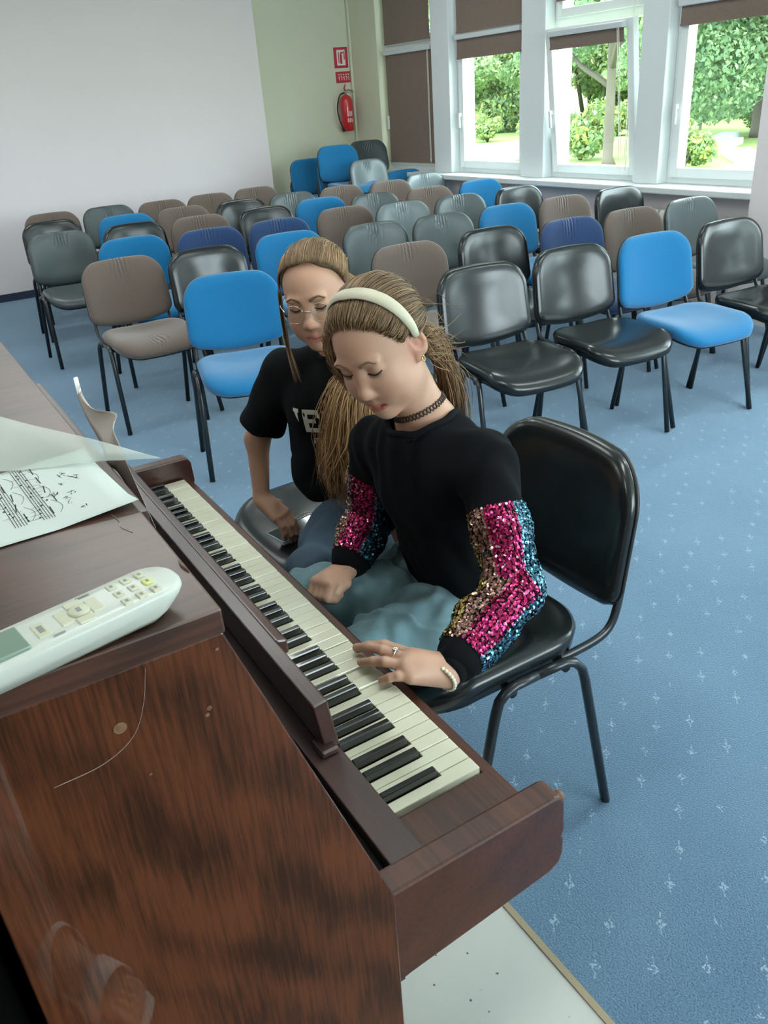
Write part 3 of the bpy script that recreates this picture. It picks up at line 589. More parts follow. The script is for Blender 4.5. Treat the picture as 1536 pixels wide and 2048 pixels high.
def ink_line(p0, p1, w):
    a = np.array(sheet_pt(*p0, .00045)); b = np.array(sheet_pt(*p1, .00045)); d = b - a; n = np.array([-d[1], d[0], 0]); n = n / (np.linalg.norm(n) + 1e-9) * w * .55
    ink.add([a - n, b - n, b + n, a + n], [(0, 1, 2, 3)])
for st in range(5):                             # staves run across the short side
    t0 = .232 + st * .085 + (.04 if st > 1 else 0)
    for l in range(5): ink_line((.02 if st < 1 else .10, t0 + l * .0085), (.84, t0 + .004 + l * .0085), .0005)
    for k in range(15):
        s_ = .06 + k * .052; tt = t0 + rr.uniform(-.012, .045); ink_line((s_, tt), (s_ + .016, tt + .003), .0017); ink_line((s_ + .015, tt), (s_ + .016, tt + rr.choice((-.034, .034))), .0004)
        if k % 3 == 0: ink_line((s_, tt - .03), (s_ + .11, tt - .026 + rr.uniform(-.008, .008)), .0010)
    for k in range(3):
        s0 = .10 + .25 * k; prev = None
        for q in range(9):
            cur = (s0 + .2 * q / 8, t0 - .018 - .02 * math.sin(math.pi * q / 8))
            if prev: ink_line(prev, cur, .0004)
            prev = cur
for s_, t_ in ((.36, .10), (.37, .085), (.52, .18), (.53, .20), (.55, .19), (.42, .15), (.58, .14), (.70, .17), (.30, .13), (.62, .165), (.80, .14), (.26, .12)):
    for k in range(4): ink_line((s_ + rr.uniform(-.03, .03), t_ + rr.uniform(-.01, .01)), (s_ + rr.uniform(-.04, .04), t_ + rr.uniform(-.015, .015)), rr.choice((.0003, .0004, .0008)))
o = ink.build('printed_notes', M_black_ink, sh)
# clear plastic sleeve overhanging the lid
M_sleeve = bpy.data.materials.new('clear_plastic_sleeve'); M_sleeve.use_nodes = True; nt = M_sleeve.node_tree; b_ = nt.nodes['Principled BSDF']
b_.inputs['Base Color'].default_value = (.60, .68, .60, 1); b_.inputs['Roughness'].default_value = .22; b_.inputs['Alpha'].default_value = .48
def sleeve(u, v):
    a = np.array([.128, .296, 1.2165]); b = np.array([.182, .344, 1.2085]); c = np.array([.505, .445, 1.2085]); d = np.array([.275, .520, 1.2085])
    p = (a * (1 - u) + b * u) * (1 - v) + (c * (1 - u) + d * u) * v
    p[2] += .003 * math.sin(v * 7 + u * 2) * v * (1 - v) * 2 + .002
    return p
tag(MB().grid(sleeve, 10, 20).build('plastic_sleeve', M_sleeve, None, smooth=True), 'clear plastic sleeve overhanging the front edge of the piano lid', 'plastic sleeve', 'papers on the piano lid')
# curled old sheet of music standing in front of the desk board
M_old = mat('old_cream_paper', (.52, .47, .41, 1), .8, noise=(9, (.44, .38, .36, 1), .3)); M_oldw = mat('torn_white_edge', (.78, .80, .77, 1), .8)
La = catmull([(.55, .2935, 1.190), (.496, .3015, 1.185), (.4335, .307, 1.175), (.366, .310, 1.165), (.326, .3145, 1.150), (.315, .3066, 1.140), (.258, .3034, 1.120), (.222, .2985, 1.099)], 4)
Lb = catmull([(.553, .291, 1.192), (.477, .301, 1.192), (.405, .300, 1.195), (.357, .284, 1.200), (.337, .296, 1.190), (.2935, .3013, 1.180), (.262, .300, 1.145), (.2175, .2976, 1.100)], 4); n_ = len(La)
def curl(u, v):
    k = v * (n_ - 1); i = min(int(k), n_ - 2); f = k - i
    a = La[i] * (1 - f) + La[i + 1] * f; b = Lb[i] * (1 - f) + Lb[i + 1] * f
    p = a * (1 - u) + b * u; p = p + np.array([.004, -.006, .004]) * math.sin(math.pi * u) * (1 - v); return p
cs = MB().grid(curl, 8, 28).build('curled_sheet', M_old, None, smooth=True, solid=.0004)
MB().grid(lambda u, v: tuple(curl(u, .02 + .09 * v) + np.array([.001, -.0005, .002 + .012 * (1 - v) * (1 - u)])), 4, 6).build('torn_corner', M_oldw, cs, smooth=True)
tag(cs, 'curled cream sheet of old music standing before the piano lid', 'sheet music', 'papers on the piano lid')

# ------------------------------------------------------------------ smooth bodies: distance fields meshed with surface nets
class Field:
    def __init__(s): s.ops = []                  # (kind, fn, centre, radius, blend)
    def _a(s, kind, fn, c, r, k): s.ops.append((kind, fn, np.array(c, float), float(r), k)); return s
    def cap(s, a, b, ra, rb=None, k=.015, kind='add', sx=None):
        a = np.array(a, float); b = np.array(b, float); rb = ra if rb is None else rb; d = b - a; L2 = max(d @ d, 1e-12)
        def fn(P):
            q = P - a; t = np.clip(q @ d / L2, 0, 1); return np.sqrt(((q - t[:, None] * d) ** 2).sum(1)) - (ra + (rb - ra) * t)
        return s._a(kind, fn, (a + b) / 2, np.sqrt(L2) / 2 + max(ra, rb), k)
    def chain(s, pts, rs, k=.012, kind='add'):
        for i in range(len(pts) - 1): s.cap(pts[i], pts[i + 1], rs[i], rs[i + 1], k, kind)
        return s
    def ell(s, c, r, k=.015, kind='add', R=None):
        c = np.array(c, float); r = np.array(r, float)
        def fn(P):
            q = P - c
            if R is not None: q = q @ R.T            # rows of R are the ellipsoid's axes
            k0 = np.sqrt(((q / r) ** 2).sum(1)) + 1e-9; k1 = np.sqrt(((q / r ** 2) ** 2).sum(1)) + 1e-9
            return k0 * (k0 - 1) / k1
        return s._a(kind, fn, c, r.max(), k)
    def raw(s, fn, c, r, k=.0, kind='add'): return s._a(kind, fn, c, r, k)
    def __call__(s, P, centre=None, rad=None):
        D = np.full(len(P), 1.0)
        for kind, fn, c, r, k in s.ops:
            if centre is not None and np.linalg.norm(c - centre) > r + rad + .06 and kind != 'warp': continue
            d = fn(P)
            if kind == 'add':
                if k > 0: h = np.clip(.5 + .5 * (D - d) / k, 0, 1); D = D * (1 - h) + d * h - k * h * (1 - h)
                else: D = np.minimum(D, d)
            elif kind == 'sub':
                if k > 0: h = np.clip(.5 - .5 * (D + d) / k, 0, 1); D = D * (1 - h) - d * h + k * h * (1 - h)
                else: D = np.maximum(D, -d)
            elif kind == 'cut':                   # intersect
                if k > 0: h = np.clip(.5 - .5 * (D - d) / k, 0, 1); D = D * (1 - h) + d * h + k * h * (1 - h)
                else: D = np.maximum(D, d)
            elif kind == 'warp': D = D + d
        return D
def surface(field, lo, hi, h, n=14):
    lo = np.floor(np.array(lo) / h).astype(int); hi = np.ceil(np.array(hi) / h).astype(int)
    nb = (hi - lo) // n + 1
    B = np.stack(np.meshgrid(*[np.arange(q) for q in nb], indexing='ij'), -1).reshape(-1, 3)
    cen = (lo + B * n + n / 2) * h; br = n * h * .5 * 1.74 + 2 * h
    dc = field(cen); B = B[np.abs(dc) < br * 1.35 + .02]
    off = np.stack(np.meshgrid(*[np.arange(-1, n + 1)] * 3, indexing='ij'), -1)
    m = n + 2; Vk = []; Vp = []; Q = []
    key = lambda I: ((I[..., 0] + 4096) << 40) | ((I[..., 1] + 4096) << 20) | (I[..., 2] + 4096)
    corner = np.stack(np.meshgrid([0, 1], [0, 1], [0, 1], indexing='ij'), -1).reshape(-1, 3)
    for b in B:
        base = lo + b * n; I = base + off; P = (I * h).reshape(-1, 3).astype(float)
        c = (base + n / 2) * h; D = field(P, c, br).reshape(m, m, m)
        if D.min() > 0 or D.max() < 0: continue
        Cn = np.stack([D[a:a + m - 1, e:e + m - 1, g:g + m - 1] for a, e, g in corner], -1)        # cells
        act = (Cn.min(-1) < 0) & (Cn.max(-1) >= 0); ci = np.argwhere(act)
        if not len(ci): continue
        vals = Cn[act]; s = np.zeros((len(ci), 3)); w = np.zeros(len(ci))
        for p in range(8):
            for q in range(p + 1, 8):
                if np.abs(corner[p] - corner[q]).sum() != 1: continue
                a, e = vals[:, p], vals[:, q]; x = (a < 0) != (e < 0); t = np.where(x, a / np.where(x, a - e, 1), 0)
                s += np.where(x[:, None], corner[p] + t[:, None] * (corner[q] - corner[p]), 0); w += x
        Vk.append(key(base - 1 + ci)); Vp.append((base - 1 + ci + s / w[:, None]) * h)
        for ax in range(3):
            u, v = [(1, 2), (2, 0), (0, 1)][ax]; r0 = [slice(1, m - 1)] * 3; r1 = list(r0); r1[ax] = slice(2, m)
            A, E = D[tuple(r0)], D[tuple(r1)]; e = np.argwhere((A < 0) != (E < 0))
            if not len(e): continue
            neg = A[tuple(e.T)] < 0; g = base + e; eu = np.eye(3, dtype=int)[u]; ev = np.eye(3, dtype=int)[v]
            q = np.stack([key(g - eu - ev), key(g - ev), key(g), key(g - eu)], 1); q[~neg] = q[~neg][:, ::-1]; Q.append(q)
    K = np.concatenate(Vk); P = np.concatenate(Vp); K, ix = np.unique(K, return_index=True); P = P[ix]; F = np.concatenate(Q)
    ok = np.isin(F, K).all(1); F = np.searchsorted(K, F[ok])
    e_ = h * .3; G = np.stack([field(P + e_ * a) - field(P - e_ * a) for a in np.eye(3)], 1); ln = np.linalg.norm(G, axis=1, keepdims=True) + 1e-12
    P = P - np.clip(field(P), -h * .5, h * .5)[:, None] * G / ln
    return P, F, G / ln
def fold_noise(amp, f, seed=0):                  # smooth cloth ripple
    r = np.random.default_rng(seed); K = r.normal(size=(7, 3)) * f; ph = r.uniform(0, 6.28, 7)
    return lambda P: amp * np.sin(P @ K.T + ph + .8 * np.sin(P @ (K[::-1].T * .5))).mean(1)
class HeadFrame:
    def __init__(s, o, right, front, sc):
        r = np.array(right, float); r /= np.linalg.norm(r); f = np.array(front, float); f -= r * (f @ r); f /= np.linalg.norm(f)
        s.R = np.array([r, f, np.cross(r, f)]); s.o = np.array(o, float); s.sc = sc
    def w(s, p): return s.o + s.sc * (np.atleast_2d(p) @ s.R) if np.ndim(p) > 1 else s.o + s.sc * (np.array(p, float) @ s.R)
    def l(s, P): return (P - s.o) @ s.R.T / s.sc
def add_head(F, H, open_mouth=0.0):
    R, sc = H.R, H.sc
    E = lambda c, r, k=.015, kind='add', RR=None: F.ell(H.w(c), np.array(r) * sc, k * sc, kind, R if RR is None else RR @ R)
    Cp = lambda a, b, ra, rb, k=.01, kind='add': F.cap(H.w(a), H.w(b), ra * sc, rb * sc, k * sc, kind)
    E((0, -.014, .034), (.073, .092, .084)); E((0, .022, -.022), (.060, .062, .075), .025); E((0, .040, -.070), (.032, .036, .026), .03)
    E((0, .064, -.084), (.017, .015, .013), .022)
    for s in (-1, 1):
        E((s * .034, .051, -.028), (.023, .023, .025), .03)                       # cheek
        E((s * .042, .012, -.058), (.017, .034, .022), .03)                       # jaw
        E((s * .031, .082, .017), (.017, .013, .011), .012, 'sub')                # socket
        E((s * .0305, .0625, .0165), (.0145, .0135, .0125), .005)                 # lowered lid over the eye
        E((s * .028, .0705, .034), (.020, .008, .006), .012)                      # brow ridge
        E((s * .0115, .0825, -.0265), (.0072, .0085, .0065), .006)                # nostril wing
        E((s * .0062, .0862, -.0315), (.0030, .0042, .0026), .003, 'sub')
    Cp((0, .066, .022), (0, .090, -.016), .0062, .0080, .014); E((0, .0915, -.0225), (.0098, .0098, .0085), .010)
    Cp((0, .0815, -.033), (0, .0785, -.044), .0040, .0050, .010)
    # lips
    for s in (-1, 1):
        Cp((s * .0035, .0820, -.0525), (s * .0205, .0728, -.0565), .0050, .0024, .005); 
    Cp((-.012, .0775, -.0625), (.012, .0775, -.0625), .0058, .0058, .005)
    Cp((-.020, .0800, -.0572), (.020, .0800, -.0572), .0012 + open_mouth, .0012 + open_mouth, .003, 'sub')
    # ears
    for s in (-1, 1):
        a = math.radians(14); RR = np.array([[1, s * .35, 0], [-s * .35, math.cos(a), -math.sin(a)], [0, math.sin(a), math.cos(a)]]); RR = RR / np.linalg.norm(RR, axis=1, keepdims=True)
        E((s * .071, -.012, .004), (.0085, .020, .032), .006, 'add', RR); E((s * .077, -.009, .008), (.006, .0115, .019), .004, 'sub', RR); E((s * .0715, -.011, .006), (.0045, .006, .011), .004, 'add', RR)
        E((s * .067, -.004, -.024), (.005, .008, .009), .006)
def on_field(Fd, c, d, r0=.02, r1=.14):          # march outward from c along d to the surface
    lo_, hi_ = r0, r1
    for _ in range(22):
        m_ = .5 * (lo_ + hi_)
        if Fd((c + d * m_)[None])[0] < 0: lo_ = m_
        else: hi_ = m_
    return c + d * hi_
def face_colour(H, P, base, lip):
    L = H.l(P); c = np.tile(np.array(base), (len(P), 1)); 
    def mix(mask, col): 
        nonlocal c
        c = c * (1 - mask[:, None]) + np.array(col) * mask[:, None]
    g = lambda x, y, z, a, b_, d: np.exp(-(((L[:, 0] - x) / a) ** 2 + ((L[:, 1] - y) / b_) ** 2 + ((L[:, 2] - z) / d) ** 2))
    hm = (np.linalg.norm(L, axis=1) < .16)
    for s in (-1, 1): mix(.35 * hm * g(s * .04, .06, -.028, .022, .03, .02), (.50, .19, .13)); mix(.45 * hm * g(s * .072, -.01, .004, .02, .03, .035), (.52, .17, .11))
    mix(.3 * hm * g(0, .095, -.024, .012, .015, .012), (.52, .20, .14))
    lips = ((np.abs(L[:, 0]) < .0215) & (L[:, 2] < -.0485 - .12 * np.abs(L[:, 0])) & (L[:, 2] > -.0690 + .25 * np.abs(L[:, 0])) & (L[:, 1] > .070)) * 1.0
    mix(.8 * lips, lip)
    mouth = ((np.abs(L[:, 0]) < .018) & (np.abs(L[:, 2] + .0572) < .0014) & (L[:, 1] > .068) & (L[:, 1] < .0825)) * 1.0
    mix(.9 * mouth, (.06, .012, .01)); return c
def strand_mesh(name, strands, m, parent, n=4):  # strands: list of (points, radius, colour); tapering tubes in one mesh
    V = []; Fc = []; Cc = []; o = 0
    ang = np.arange(n) * 2 * np.pi / n
    for pts, r, col in strands:
        P = np.array(pts); k = len(P); T = np.gradient(P, axis=0); T /= np.linalg.norm(T, axis=1, keepdims=True) + 1e-9
        up = np.array([.3, .2, .93]); A = up - T * (T @ up)[:, None]; A /= np.linalg.norm(A, axis=1, keepdims=True) + 1e-9; Bn = np.cross(T, A)
        t = np.linspace(0, 1, k); rad = r * np.clip(np.minimum(t * 6 + .12, (1 - t) * 5 + .12), 0, 1)
        V.append((P[:, None] + rad[:, None, None] * (A[:, None] * np.cos(ang)[None, :, None] + Bn[:, None] * np.sin(ang)[None, :, None])).reshape(-1, 3))
        i = np.arange(k - 1)[:, None] * n; j = np.arange(n)[None]; j2 = (j + 1) % n
        Fc.append(np.stack([o + i + j, o + i + j2, o + i + n + j2, o + i + n + j], -1).reshape(-1, 4)); Cc.append(np.tile(col, (k * n, 1))); o += k * n
    return np_mesh(name, np.concatenate(V), np.concatenate(Fc), m, parent, True, np.concatenate(Cc))
M_skin = mat('skin', (.5, .3, .2, 1), .48, spec=.4, attr='Col', sss=.12)
M_skin.node_tree.nodes['Principled BSDF'].inputs['Subsurface Radius'].default_value = (1, .35, .2)
M_hair = mat('dark_blond_hair', (.2, .15, .1, 1), .42, spec=.5, attr='Col')
M_lash = mat('dark_lash', (.03, .018, .012, 1), .6); M_brow = mat('brown_brow', (.14, .085, .05, 1), .7)
HAIR = [np.array(c) for c in ((.095, .053, .024), (.16, .092, .042), (.245, .146, .066), (.36, .225, .108), (.50, .34, .18))]
def hair_col(r, bright=0): return HAIR[min(4, max(0, int(r.normal(1.7 + bright, .95))))] * r.uniform(.85, 1.15)
def brows_lashes(H, parent, Fd, thick=1.0, bm=None):
    for s in (-1, 1):
        b = MB()
        hit = lambda x, z, o_=.0006: on_field(Fd, H.w((x, .03, z)), H.R[1], .0, .09) + H.R[1] * o_
        bp = [hit(*q) for q in catmull([(s * .0120, .0310), (s * .022, .0365), (s * .034, .0385), (s * .046, .0330)], 5)]
        b.tube(bp, [H.sc * .0034 * thick * (1 - .6 * i / (len(bp) - 1)) for i in range(len(bp))], 6, flat=.35, up=tuple(H.R[2])); b.build('eyebrow', bm or M_brow, parent, smooth=True)
        l = MB(); lp = [hit(*q) for q in catmull([(s * .0165, .0120), (s * .0245, .0085), (s * .0335, .0080), (s * .0440, .0125)], 5)]
        l.tube(lp, H.sc * .0014, 5)
        for q in range(2, len(lp) - 1, 1):
            p = np.array(lp[q]); d = H.R[1] * .006 + H.R[2] * -.005 + H.R[0] * s * .003 * (q / len(lp)); l.tube([p, p + d * H.sc * .9], [.0005, .0001], 4)
        l.build('eyelash', M_lash, parent, smooth=True)
def hair_on_skull(H, cen, rad, path, lift=0.0, n=14, wob=.0, r=None):    # path: list of directions/points in the head frame, slid over the skull ellipsoid
    P = np.array(catmull(path, max(2, n // (len(path) - 1)))); cen = np.array(cen); rad = np.array(rad) + lift
    q = (P - cen) / rad; ln = np.linalg.norm(q, axis=1, keepdims=True); q = q / ln
    out = q * rad + cen
    if wob and r is not None: out = out + r.normal(size=3) * wob * np.sin(np.linspace(0, math.pi, len(out)))[:, None]
    return H.w(out)

# ------------------------------------------------------------------ girl at the keyboard
SKIN = (.52, .305, .21); LIP = (.47, .125, .105)
M_knit = mat('black_sweatshirt_cotton', (.0045, .0052, .0068, 1), .9, spec=.12, bump=(420, .25, .001))
M_rib = mat('black_ribbed_cuff', (.005, .0055, .007, 1), .88, spec=.15, bump=(300, .4, .001))
M_denim = mat('pale_blue_denim', (.115, .20, .225, 1), .85, noise=(35, (.15, .245, .27, 1), .25), bump=(600, .3, .001), sheen=.1)
M_denim2 = mat('dark_blue_denim', (.035, .065, .10, 1), .85, noise=(30, (.05, .085, .12, 1), .25), bump=(600, .3, .001))
M_seq = mat('metallic_sequins', (.5, .5, .5, 1), .22, .75, attr='Col'); M_sole = mat('shoe_rubber', (.6, .6, .58, 1), .6)
M_satin = mat('cream_satin', (.52, .48, .35, 1), .45, sheen=.1); M_pearl = mat('pearl_bead', (.72, .68, .52, 1), .2, coat=.5); M_silver = mat('silver', (.8, .78, .72, 1), .2, 1.0)
V = lambda *a: np.array(a, float)
H1 = HeadFrame((.527, -.204, 1.142), (.8981, -.4388, -.0304), (-.4019 * -1, .7905, .4621), .955)
H1 = HeadFrame((.527, -.204, 1.142), (.8981, .4019, -.1787), (-.4388, .7905, -.4272), .955)
shL, elL, wrL = V(.385, -.315, .952), V(.252, -.268, .772), V(.190, -.084, .730)
shR, elR, wrR = V(.662, -.258, .915), V(.745, -.275, .715), V(.682, -.168, .645)
nb, ch, wa, hp = V(.513, -.283, .989), V(.528, -.300, .875), V(.572, -.385, .70), V(.600, -.430, .565)
hL, kL, hR_, kR = V(.530, -.41, .548), V(.505, -.085, .556), V(.672, -.41, .548), V(.715, -.090, .555)
lat = (shR - shL) / np.linalg.norm(shR - shL); ux = V(1, 0, 0)
girl = thing('person', 'girl in black sweatshirt with sequinned sleeves playing the piano', 'person', (0, 0, 0))
F = Field(); add_head(F, H1, .0010)
nk = H1.w((0, -.022, -.055))
F.cap(nk, nb, .043, .046, .02); F.cap(nb - lat * .02 + V(0, 0, -.012), shL, .034, .034, .03); F.cap(nb + lat * .02 + V(0, 0, -.012), shR, .034, .034, .03); F.cap(nb, ch, .050, .06, .03)
for s in (-1, 1):
    F.cap(ch + lat * s * .05, wa + ux * s * .045, .066, .064, .03); F.cap(wa + ux * s * .045, hp + ux * s * .06, .064, .080, .03)
F.chain([shL, elL, wrL], [.036, .032, .0225], .02); F.chain([shR, elR, wrR], [.036, .032, .0225], .02)
for h_, k_, ft in ((hL, kL, V(.50, .02, .07)), (hR_, kR, V(.72, .02, .07))):
    F.cap(h_, k_, .066, .047, .03); F.cap(k_, ft, .043, .030, .02); F.ell(ft + V(0, .06, -.035), (.034, .10, .030), .02)
# left hand on the keys
F.cap(wrL, V(.207, -.045, .745), .0205, .022, .01)
for a, b_, r0, r1 in ((wrL + V(.012, -.008, .0), V(.226, -.042, .756), .015, .0125), (wrL + V(.005, 0, .004), V(.214, -.030, .760), .015, .0125), (wrL, V(.208, -.018, .757), .015, .012), (wrL + V(-.006, .006, -.006), V(.193, -.019, .746), .016, .0115)):
    F.cap(a, b_, r0, r1, .012)
fing = lambda P_, r0, r1: F.chain([V(*p) for p in P_], [r0 + (r1 - r0) * i / (len(P_) - 1) for i in range(len(P_))], .004)
fing([(.231, -.044, .755), (.272, -.021, .758), (.295, -.005, .750), (.312, .005, .7385)], .0092, .0068)
fing([(.214, -.030, .760), (.253, -.007, .766), (.2785, .003, .761), (.313, .0075, .7415)], .0094, .0068)
fing([(.208, -.018, .757), (.231, .003, .762), (.2495, .013, .756), (.278, .020, .7395)], .0088, .0064)
fing([(.193, -.019, .746), (.203, -.002, .750), (.2105, .008, .747), (.222, .016, .7380)], .0082, .0058)
fing([(.205, -.080, .728), (.243, -.070, .728), (.268, -.050, .732), (.286, -.034, .735)], .0120, .0080)
# right fist resting on the thigh
fd = V(-.10, .30, .0); fd = fd / np.linalg.norm(fd); fs_ = V(.93, .30, -.15); fs_ /= np.linalg.norm(fs_); fu = np.cross(fs_, fd)
kn = wrR + fd * .066
F.cap(wrR, wrR + fd * .05, .021, .023, .012)
for q in (-1.5, -.5, .5, 1.5):
    a = kn + fs_ * q * .0155; L_ = 1 - .06 * abs(q - .3)
    F.cap(wrR + fs_ * q * .008, a, .0145, .0125, .010)
    F.chain([a, a + fd * .018 - fu * .022 * L_, a + fd * .002 - fu * .036 * L_, a - fd * .016 - fu * .030], [.0115, .0105, .0098, .008], .003)
F.chain([wrR - fs_ * .014 + fd * .012, wrR - fs_ * .030 + fd * .035 - fu * .008, wrR - fs_ * .026 + fd * .060 - fu * .020, wrR - fs_ * .006 + fd * .070 - fu * .032], [.013, .0125, .0105, .0085], .006)
Pv, Fv, _ = surface(F, (.10, -.62, 0), (.90, .16, 1.31), .0024)
body = np_mesh('body', Pv, Fv, M_skin, girl, True, face_colour(H1, Pv, SKIN, LIP))
brows_lashes(H1, girl, F, 1.0, mat('light_brown_brow', (.23, .135, .085, 1), .75))
# nails on the visible fingers
M_nail = mat('pink_nail', (.55, .30, .25, 1), .25)
for t, d in (((.313, .0075, .7415), (.035, .0045, -.0195)), ((.278, .020, .7395), (.028, .007, -.016)), ((.222, .016, .738), (.0115, .008, -.009))):
    d = V(*d); d /= np.linalg.norm(d); c = V(*t) - d * .002; sd = np.cross(d, V(0, 0, 1)); sd /= np.linalg.norm(sd); up = np.cross(sd, d)
    MB().grid(lambda u, v: tuple(c + d * (u - .5) * .0095 + sd * (v - .5) * .0085 + up * (.0070 - .012 * (v - .5) ** 2 * 4 * .2 - .0012 * u)), 4, 4).build('fingernail', M_nail, girl, smooth=True, solid=.0006)
# sweatshirt: torso and sleeves
def sweat_field():
    G = Field()
    for s in (-1, 1):
        G.cap(ch + lat * s * .052, wa + ux * s * .055, .080, .083, .03); G.cap(wa + ux * s * .055, hp + ux * s * .068 + V(0, .01, .005), .083, .098, .04)
    G.cap(nb + V(0, .0, -.018) - lat * .025, shL + V(0, 0, -.003), .050, .047, .03); G.cap(nb + V(0, 0, -.018) + lat * .025, shR + V(0, 0, -.003), .050, .047, .03)
    G.cap(nb + V(0, -.004, -.018), ch, .060, .078, .03); G.ell(nb + V(.004, .010, -.050), (.125, .072, .062), .05); G.cap(ch + V(0, .004, -.01), hp + V(0, .012, 0), .088, .100, .05)
    return G
G = sweat_field()
slv = Field()
UL, UR = shL * .45 + elL * .55, shR * .45 + elR * .55
CL, CR = elL * .18 + wrL * .82, elR * .2 + wrR * .8
for sh_, el_, cf in ((shL, elL, CL), (shR, elR, CR)):
    for q in (G, slv): q.chain([sh_, sh_ * .5 + el_ * .5 + V(0, 0, 0), el_, el_ * .45 + cf * .55, cf], [.048, .0465, .049, .047, .041], .022)
fn_ = fold_noise(.0125, 34, 3)
G.raw(fn_, (.5, -.3, .8), 9, 0, 'warp'); slv.raw(fn_, (.5, -.3, .8), 9, 0, 'warp')
hem = hp + V(0, .0, -.035); G.raw(lambda P: -(P[:, 2] - .535 - .10 * np.clip(P[:, 1] + .36, 0, .2)), hem, .5, .01, 'cut')
nkd = (nb - nk); nkd /= np.linalg.norm(nkd)
NR0, NR1 = .050, .069; NB_ = nb + nkd * .010 + V(0, .008, 0); G0 = list(G.ops); G.cap(nk, NB_, NR0, NR1, .003, 'sub')
Ps, Fs, Ns = surface(G, (.12, -.62, .48), (.86, .02, 1.05), .0034)
swt = np_mesh('sweatshirt', Ps, Fs, M_knit, girl)
# ribbed neckband and cuffs
ring = []
ax = V(-lat[1], lat[0], 0); 
cN = nb + nkd * .012 + V(0, .006, 0)
e1 = np.cross(nkd, V(0, 1, 0)); e1 /= np.linalg.norm(e1); e2 = np.cross(nkd, e1)
Gu = Field(); Gu.ops = G0
e1 = np.cross(nkd, V(0, 1, 0)); e1 /= np.linalg.norm(e1); e2 = np.cross(nkd, e1)
def neck_rib(Gf, nk_, NB2, r0, r1, par, m_):
    ax_ = NB2 - nk_; axn = ax_ / np.linalg.norm(ax_); u1 = np.cross(axn, V(0, 1, 0)); u1 /= np.linalg.norm(u1); u2 = np.cross(axn, u1); pts = []
    for i in range(49):
        d = u1 * math.cos(i * math.pi / 24) + u2 * math.sin(i * math.pi / 24); T_ = np.linspace(0, 1.5, 160); Q_ = nk_ + T_[:, None] * ax_ + d * (r0 + (r1 - r0) * np.clip(T_, 0, 1))[:, None]
        ins = np.nonzero(Gf(Q_) < 0)[0]; t = T_[ins[0]] if len(ins) else 1.0; pts.append(nk_ + t * ax_ + d * (r0 + (r1 - r0) * min(t, 1.0)))
    pts = np.array(pts); 
    for _ in range(5): pts[:-1] = (np.roll(pts[:-1], 1, 0) + pts[:-1] * 2 + np.roll(pts[:-1], -1, 0)) / 4
    pts[-1] = pts[0]
    MB().tube(pts, .0072, 8, caps=False).build('neckband', m_, par, smooth=True)
neck_rib(Gu, nk, NB_, NR0, NR1, swt, M_rib)
def cuff(a, b_, r0, r1, name): MB().tube([a + (b_ - a) * t for t in (0, .15, .5, .85, 1)], [r0 * .98, r0, (r0 + r1) / 2, r1, r1 * .9], 20).build(name, M_rib, swt, smooth=True)
cuff(CL - (wrL - CL) * .6, wrL + (wrL - elL) * .02, .036, .0295, 'cuff'); cuff(CR - (wrR - CR) * .6, wrR + (wrR - elR) * .02, .036, .0295, 'cuff')
# sequins: little tilted discs set on the sleeve faces, coloured in stripes that run down the arm
r_ = np.random.default_rng(5)
Pq, Fq, Nq = surface(slv, (.12, -.62, .48), (.86, .02, 1.05), .0033)
fc = Pq[Fq].mean(1); fnm = Nq[Fq].mean(1); fnm /= np.linalg.norm(fnm, axis=1, keepdims=True)
def arm_coord(P, A, side):
    best = np.full(len(P), 9.0); T = np.zeros(len(P)); ANG = np.zeros(len(P)); L0 = 0; ref = V(*side)
    Ls = [np.linalg.norm(A[i + 1] - A[i]) for i in range(len(A) - 1)]; tot = sum(Ls)
    for i in range(len(A) - 1):
        d = A[i + 1] - A[i]; t = np.clip((P - A[i]) @ d / (d @ d), 0, 1); q = P - A[i] - t[:, None] * d; ds = np.linalg.norm(q, axis=1)
        dn = d / np.linalg.norm(d); a = ref - dn * (ref @ dn); a /= np.linalg.norm(a); b_ = np.cross(dn, a)
        m_ = ds < best; best = np.where(m_, ds, best); T = np.where(m_, (L0 + t * Ls[i]) / tot, T); ANG = np.where(m_, np.arctan2(q @ b_, q @ a), ANG); L0 += Ls[i]
    return best, T, ANG
STR = [((.62, .02, .16), .9), ((.66, .03, .20), .9), ((.62, .03, .18), .9), ((.50, .25, .20), .75), ((.40, .22, .17), .7), ((.55, .40, .10), .75), ((.03, .14, .08), .6), ((.02, .06, .06), .5), ((.05, .20, .30), .8), ((.09, .30, .42), .8), ((.10, .34, .46), .8), ((.45, .02, .14), .9)]
Vs = []; Cs = []
